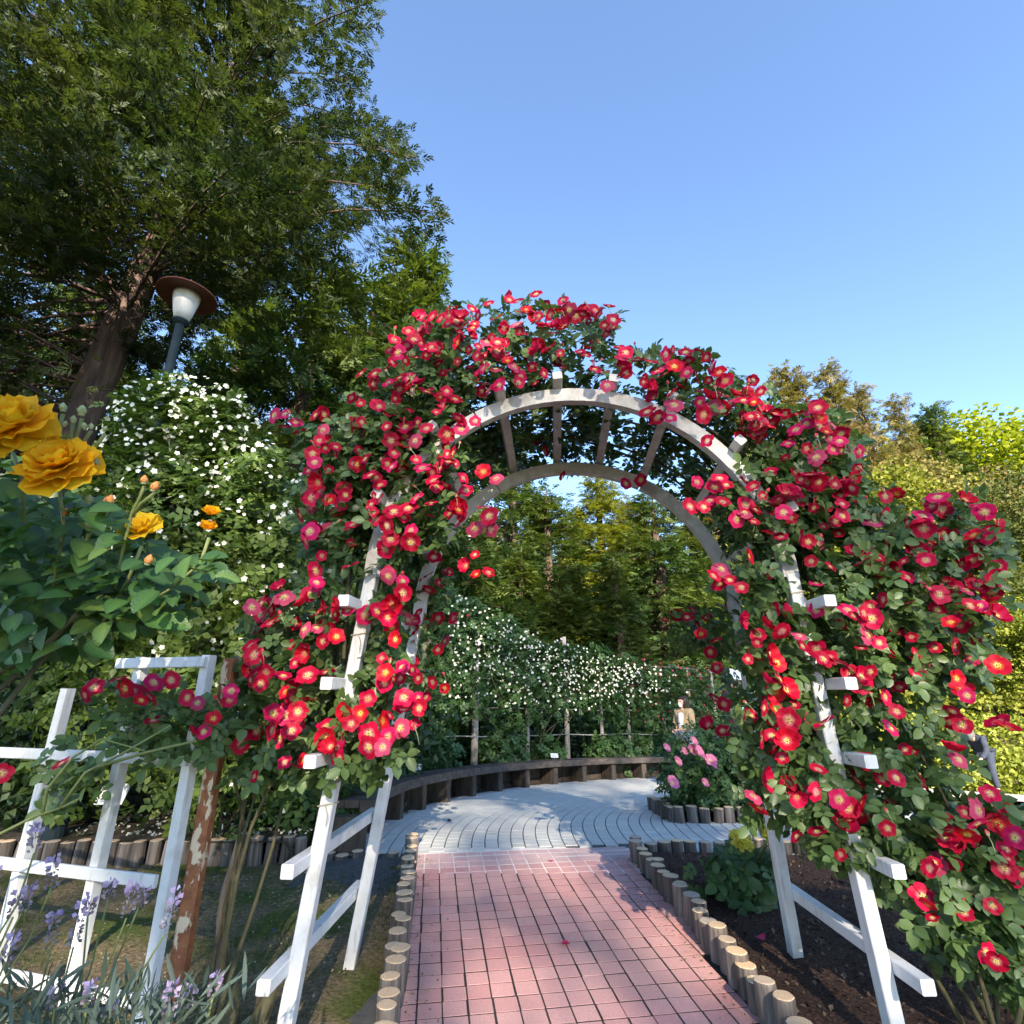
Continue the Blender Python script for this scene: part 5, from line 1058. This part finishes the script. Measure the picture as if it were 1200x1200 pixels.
for k, (u, v, on, lab) in enumerate(((646, 1010, 0, 'fallen red petal on the pale band of pavers'), (668, 1106, 0, 'fallen red petal in the middle of the red path'), (887, 1097, .05, 'bright fallen petal on the dark soil beside the right logs'), (524, 962, 0, 'dark fallen leaf on the left of the plaza'))):
    p = at_z(u, v, 0)
    for _ in range(4): p = at_z(u, v, g(p.x, p.y) + on + .004)
    me = mesh_np('fallen_petal', leaflet(.55, .25, .1)[0], leaflet(.55, .25, .1)[1], M['fallen'] if k < 3 else M['mulch']); o = link('fallen_petal', me, None, p); o.rotation_euler = (.1, .1, k * 1.7); s = (.04, .05, .06, .05)[k]; o.scale = (s, s, s); tag(o, lab, 'petal', 'petals on the paving')

# ------------------------------------------------------------------ lamp, signs, wall, pole
lp = at_s(218, 352, 6.2); pole_b = Vector((lp.x, lp.y, .05))
LK = .98
lamp = thing('street_lamp', 'street lamp with a wide rusty brown hat above the white rose mound', 'street lamp', pole_b); hz = (lp.z - pole_b.z) / LK; lamp.scale = (LK,) * 3
b = MB(); b.lathe([(.085, 0), (.075, .9), (.046, .95), (.046, hz - .36), (.08, hz - .34), (.08, hz - .31), (.055, hz - .30), (.0, hz - .30)], n=14); b.build('pole', M['lamp_pole'], lamp, smooth=False)
b = MB(); b.lathe([(.0, hz - .30), (.075, hz - .29), (.10, hz - .20), (.135, hz - .02), (.15, hz + .11), (.0, hz + .11)], n=20); b.build('lens', M['lamp_glass'], lamp, smooth=True)
b = MB(); b.lathe([(.0, hz + .10), (.31, hz + .045), (.325, hz + .05), (.32, hz + .065), (.16, hz + .14), (.05, hz + .17), (0, hz + .175)], n=28); b.build('hat', M['lamp_hat'], lamp, smooth=False)
b = MB(); b.lathe([(.0, hz - .325), (.095, hz - .325), (.095, hz - .30), (.0, hz - .295)], n=14); b.build('collar', M['lamp_pole'], lamp)
b = MB(); b.beam((0.012, 0, 0), (0, 0, 0), .01, .01) if False else None
def plant_sign(label, p, w=.085, h=.06, hs=.13, tilt=.5):
    r = thing('plant_label', label, 'plant label', p, 0, 'plant labels'); b = MB(); b.tube([(0, 0, -.02), (0, 0, hs)], .006, 6); b.build('stake', M['wire'], r)
    b = MB(); b.beam((-w, 0, hs), (w, 0, hs), .004 * 2, h * 2, (0, tilt, 1)); b.build('plate', M['sign'], r)
    b = MB()
    for k, (x0, x1) in enumerate(((-.7, .5), (-.7, .2), (-.7, .6))):
        z = hs + h * (.45 - .42 * k); y = -.0075 + (z - hs) * tilt; b.beam((x0 * w, y, z), (x1 * w, y, z), .004, h * .10, (0, tilt, 1), bev=.0005)
    b.build('lettering', M['grey_cloth'], r)
    return r
p = at_Y(138, 905, 5.15); plant_sign('white plant label on a stake above the back log wall', (p.x, p.y, .14), .12, .085, .30)
for (u, v), lab in (((495, 909), 'white plant label on the back edge of the bench near its left end'), ((650, 897), 'white plant label on the bench beside the third trellis post')):
    a = at_u(u, RB + .36); x, y = polar(RB + .40, a); plant_sign(lab, (x, y, g(x, y) + HB + .002), .07, .045, .06, .9)
pw = at_s(549, 665, 15); gp = thing('thin_pole', 'thin grey pole standing under the left of the arch opening', 'pole', (pw.x, pw.y, hill(pw.x, pw.y))); b = MB(); b.tube([(0, 0, -.1), (0, 0, at_s(551, 560, 15).z - gp.location.z)], .055, 10); b.build('shaft', M['wire'], gp, smooth=True)
b = MB(); b.lathe([(0, 0), (.07, 0), (.07, .04), (0, .06)], (0, 0, at_s(551, 560, 15).z - gp.location.z), 10); b.build('cap', M['wire'], gp)
hb = at_s(560, 690, 27); hs = thing('house', 'pale pink walled house half hidden behind the trees under the arch', 'house', (hb.x - 1.5, hb.y, hill(hb.x, hb.y) - .5), .1)
zz = hb.z - hs.location.z
b = MB(); b.box(-4, 3.0, 0, 5, -.5, zz + 3.2); b.build('wall', M['wall_pink'], hs)
b = MB(); b.add([(-4.6, -.6, zz + 3.2), (3.6, -.6, zz + 3.2), (3.6, 5.6, zz + 3.2), (-4.6, 5.6, zz + 3.2), (-3, 2.5, zz + 5), (2, 2.5, zz + 5)], [(0, 1, 5, 4), (1, 2, 5), (2, 3, 4, 5), (3, 0, 4), (3, 2, 1, 0)]); b.build('roof', M['roof'], hs)
for x in (-2.6, -.4, 1.6):
    b = MB(); b.beam((x - .5, -.03, zz + 1.5), (x + .5, -.03, zz + 1.5), .06, 1.2); w = b.build('window', M['cloth_white'], hs); b = MB(); b.beam((x - .43, -.065, zz + 1.5), (x + .43, -.065, zz + 1.5), .02, 1.06); b.build('pane', M['glass'], w)

# ------------------------------------------------------------------ people
def skin(name, J, E, m, parent, sub=2):
    """J: {joint: (x, y, z, r)}; grows a smooth skin over the joints"""
    ks = list(J); me = bpy.data.meshes.new(name); me.from_pydata([J[k][:3] for k in ks], [(ks.index(a), ks.index(b)) for a, b in E], []); o = link(name, me, parent)
    o.modifiers.new('skin', 'SKIN'); 
    for i, k in enumerate(ks): r = J[k][3]; me.skin_vertices[0].data[i].radius = (r if not isinstance(r, tuple) else r[0], r if not isinstance(r, tuple) else r[1])
    me.skin_vertices[0].data[0].use_root = True
    sd = o.modifiers.new('sub', 'SUBSURF'); sd.levels = sub; sd.render_levels = sub
    dg = bpy.context.evaluated_depsgraph_get(); me2 = bpy.data.meshes.new_from_object(o.evaluated_get(dg)); o.modifiers.clear(); o.data = me2; me2.materials.clear(); me2.materials.append(m); me2.polygons.foreach_set('use_smooth', [True] * len(me2.polygons)); return o
def lerp3(a, b, t): return tuple(a[i] + (b[i] - a[i]) * t for i in range(3))
def person(label, loc, rz, J, top, bottom, hair, hat=None, mask=False, inner=None, shoes=None, skin_m=None):
    """J: pelvis chest neck head, elbow/hand/knee/foot with _l _r, facing -y"""
    root = thing('person', label, 'person', loc, rz); P = J; B = {}; E = []
    def add(k, p, r): B[k] = (*p, r)
    add('pelvis', P['pelvis'], .115); add('waist', lerp3(P['pelvis'], P['chest'], .45), .105); add('chest', P['chest'], .125); add('neck', P['neck'], .05); add('head0', lerp3(P['neck'], P['head'], .5), .066); add('head', P['head'], .108); add('crown', lerp3(P['neck'], P['head'], 1.45), .095)
    E += [('pelvis', 'waist'), ('waist', 'chest'), ('chest', 'neck'), ('neck', 'head0'), ('head0', 'head'), ('head', 'crown')]
    for s in 'lr':
        add('sh' + s, P['sh_' + s], .055); add('el' + s, P['el_' + s], .038); add('ha' + s, P['ha_' + s], .026); hd = Vector(P['ha_' + s]) - Vector(P['el_' + s]); hd.normalize(); add('palm' + s, tuple(Vector(P['ha_' + s]) + hd * .06), .03)
        E += [('chest', 'sh' + s), ('sh' + s, 'el' + s), ('el' + s, 'ha' + s), ('ha' + s, 'palm' + s)]
        side = hd.cross(Vector((0, 0, 1))); side = side.normalized() if side.length > .1 else Vector((1, 0, 0)); crl = Vector((0, -.3, -.5))
        for f in range(4):
            b0_ = Vector(B['palm' + s][:3]) + side * (-.024 + .016 * f) + hd * .02; L = (.035, .042, .04, .03)[f]
            add(f'f{f}{s}', tuple(b0_), .009); add(f'g{f}{s}', tuple(b0_ + hd * L), .008); add(f'h{f}{s}', tuple(b0_ + hd * L * 1.6 + crl * .025), .006); E += [('palm' + s, f'f{f}{s}'), (f'f{f}{s}', f'g{f}{s}'), (f'g{f}{s}', f'h{f}{s}')]
        t0_ = Vector(P['ha_' + s]) + hd * .02 - side * .03; add('t' + s, tuple(t0_), .011); add('u' + s, tuple(t0_ + hd * .035 - side * .012), .008); E += [('ha' + s, 't' + s), ('t' + s, 'u' + s)]
        add('hip' + s, P['hip_' + s], .085); add('kn' + s, P['kn_' + s], .058); add('an' + s, P['an_' + s], .038); add('toe' + s, tuple(Vector(P['an_' + s]) + Vector(P.get('toe', (0, -.17, -.06)))), .032)
        E += [('pelvis', 'hip' + s), ('hip' + s, 'kn' + s), ('kn' + s, 'an' + s), ('an' + s, 'toe' + s)]
    skin('body', B, E, M['skin'], root)
    def grow(keys, k): return {q: (*B[q][:3], B[q][3] * k + .02) for q in keys}
    def sub(keys): return [e for e in E if e[0] in keys and e[1] in keys]
    tk = ['pelvis', 'waist', 'chest'] + ['sh' + s for s in 'lr'] + ['el' + s for s in 'lr'] + ['ha' + s for s in 'lr']; T = grow(tk, 1.25); skin('jacket', T, sub(tk), top, root)
    bk = ['pelvis'] + [q + s for q in ('hip', 'kn', 'an') for s in 'lr']; skin('trousers', grow(bk, 1.14), sub(bk), bottom, root)
    for s in 'lr':
        a = Vector(B['an' + s][:3]); t_ = Vector(B['toe' + s][:3]); skin('shoe', {'a': (*(a + Vector((0, .03, -.045))), .045), 'b': (*(a.lerp(t_, .5) + Vector((0, 0, -.02))), .045), 'c': (*t_, .04)}, [('a', 'b'), ('b', 'c')], shoes or M['cloth_white'], root)
    hd = Vector(P['head']); up = (hd - Vector(P['neck'])).normalized(); fw = Vector(P.get('face', (0, -1, 0))); fw = (fw - up * fw.dot(up)).normalized(); sd = fw.cross(up)
    skin('hair', {'a': (*(hd + up * .09 + fw * .005), .125), 'b': (*(hd - fw * .045 + up * .01), .125), 'c': (*(hd - fw * .06 - up * .10), .07 if hair == 'short' else .115), **({} if hair == 'short' else {'d': (*(hd - fw * .05 - up * .26), .10)})}, [('a', 'b'), ('b', 'c')] + ([] if hair == 'short' else [('c', 'd')]), M['hair'], root)
    for nm, pos, r, m in (('eye', .032, .011, M['black']), ('eye', -.032, .011, M['black']), ('ear', .088, .02, M['skin']), ('ear', -.088, .02, M['skin'])):
        b = MB(); b.lathe([(0, -r), (r * .8, -r * .6), (r, 0), (r * .8, r * .6), (0, r)], tuple(hd + sd * pos + (fw * .085 if nm == 'eye' else fw * -.005) + up * .01), 8); b.build(nm, m, root, smooth=True)
    b = MB(); q = hd + fw * .083 - up * .015; b.add([tuple(q + sd * .014 - up * .02), tuple(q - sd * .014 - up * .02), tuple(q + up * .03), tuple(q + fw * .03 - up * .015)], [(0, 3, 2), (1, 2, 3), (0, 1, 3)]); b.build('nose', M['skin'], root)
    if mask:
        skin('face_mask', {'a': (*(hd + fw * .06 - up * .045 + sd * .04), .075), 'b': (*(hd + fw * .06 - up * .045 - sd * .04), .075)}, [('a', 'b')], M['cloth_white'], root)
    else:
        b = MB(); q = hd + fw * .086 - up * .05; b.beam(q - sd * .022, q + sd * .022, .006, .012); b.build('mouth', M['lamp_hat'], root)
    if inner: skin('shirt', {'a': (*(Vector(P['chest']) + Vector((0, -.085, .10))), .085), 'b': (*(Vector(lerp3(P['pelvis'], P['chest'], .55)) + Vector((0, -.085, 0))), .085), 'c': (*(Vector(P['pelvis']) + Vector((0, -.075, -.02))), .08)}, [('a', 'b'), ('b', 'c')], inner, root)
    if hat:
        b = MB(); b.lathe([(.0, .13), (.07, .125), (.105, .08), (.112, .02), (.16, .0), (.155, -.008), (.11, .005), (.1, .02)], n=16); o = b.build('hat', hat, root, smooth=True); o.location = hd + up * .03; o.rotation_mode = 'QUATERNION'; o.rotation_quaternion = up.to_track_quat('Z', 'Y')
    return root
st = dict(pelvis=(0, 0, .90), chest=(0, .01, 1.25), neck=(0, 0, 1.43), head=(0, -.02, 1.56), sh_l=(.18, .01, 1.36), sh_r=(-.18, .01, 1.36), el_l=(.23, -.02, 1.08), el_r=(-.23, -.02, 1.08), ha_l=(.10, -.24, 1.02), ha_r=(-.08, -.25, 1.00), hip_l=(.09, 0, .86), hip_r=(-.09, 0, .86), kn_l=(.095, -.02, .48), kn_r=(-.095, -.02, .48), an_l=(.10, .02, .085), an_r=(-.10, .02, .085))
wp = Vector((3.26, 10.75, 0)); wp.z = g(wp.x, wp.y) + .02
w_ = person('woman with dark hair in tan jacket, white shirt and face mask near the bench end', wp, -1.0, st, M['tan'], M['denim'], 'long', None, True, M['cloth_white'])
w_.scale = (.88,) * 3
b = MB(); b.beam((.0, -.32, 1.02), (0.0, -.36, 1.14), .075, .01, (0, 1, 0)); tag(b.build('phone', M['black']), 'dark phone held by the woman in the tan jacket', 'phone').location = wp
for o in bpy.data.objects:
    if o.name == 'phone': o.rotation_euler = (0, 0, -1.0); o.scale = (.88,) * 3
s2 = dict(st); s2.update(ha_l=(.24, -.12, .86), ha_r=(-.24, -.1, .86), el_l=(.25, .02, 1.1), el_r=(-.25, .02, 1.1))
q = at_s(860, 815, 7.6); bp = Vector((q.x, q.y, q.z - 1.72))
bp.z = g(bp.x, bp.y) + .01
person('person in black with a pale blue hat half hidden by the right roses', bp, .7, s2, M['black'], M['navy'], 'short', M['pale_blue'], False, M['pale_blue'])
mb_ = dict(pelvis=(0, .12, .88), chest=(0, -.10, 1.14), neck=(0, -.26, 1.24), head=(0, -.37, 1.27), face=(0, -.7, -.8), sh_l=(.18, -.17, 1.18), sh_r=(-.18, -.17, 1.18), el_l=(.22, -.22, .90), el_r=(-.22, -.22, .90), ha_l=(.14, -.38, .74), ha_r=(-.12, -.38, .74), hip_l=(.09, .10, .84), hip_r=(-.09, .10, .84), kn_l=(.10, .02, .47), kn_r=(-.10, .08, .47), an_l=(.11, .06, .085), an_r=(-.11, .14, .085))
mp_ = at_s(1163, 930, 12.3); gz = g(mp_.x, mp_.y)
person('man in dark navy clothes stooping over on the far path at the right', (mp_.x, mp_.y, mp_.z + .02), -1.15, mb_, M['navy'], M['navy'], 'short', M['grey_cloth'], False, None)
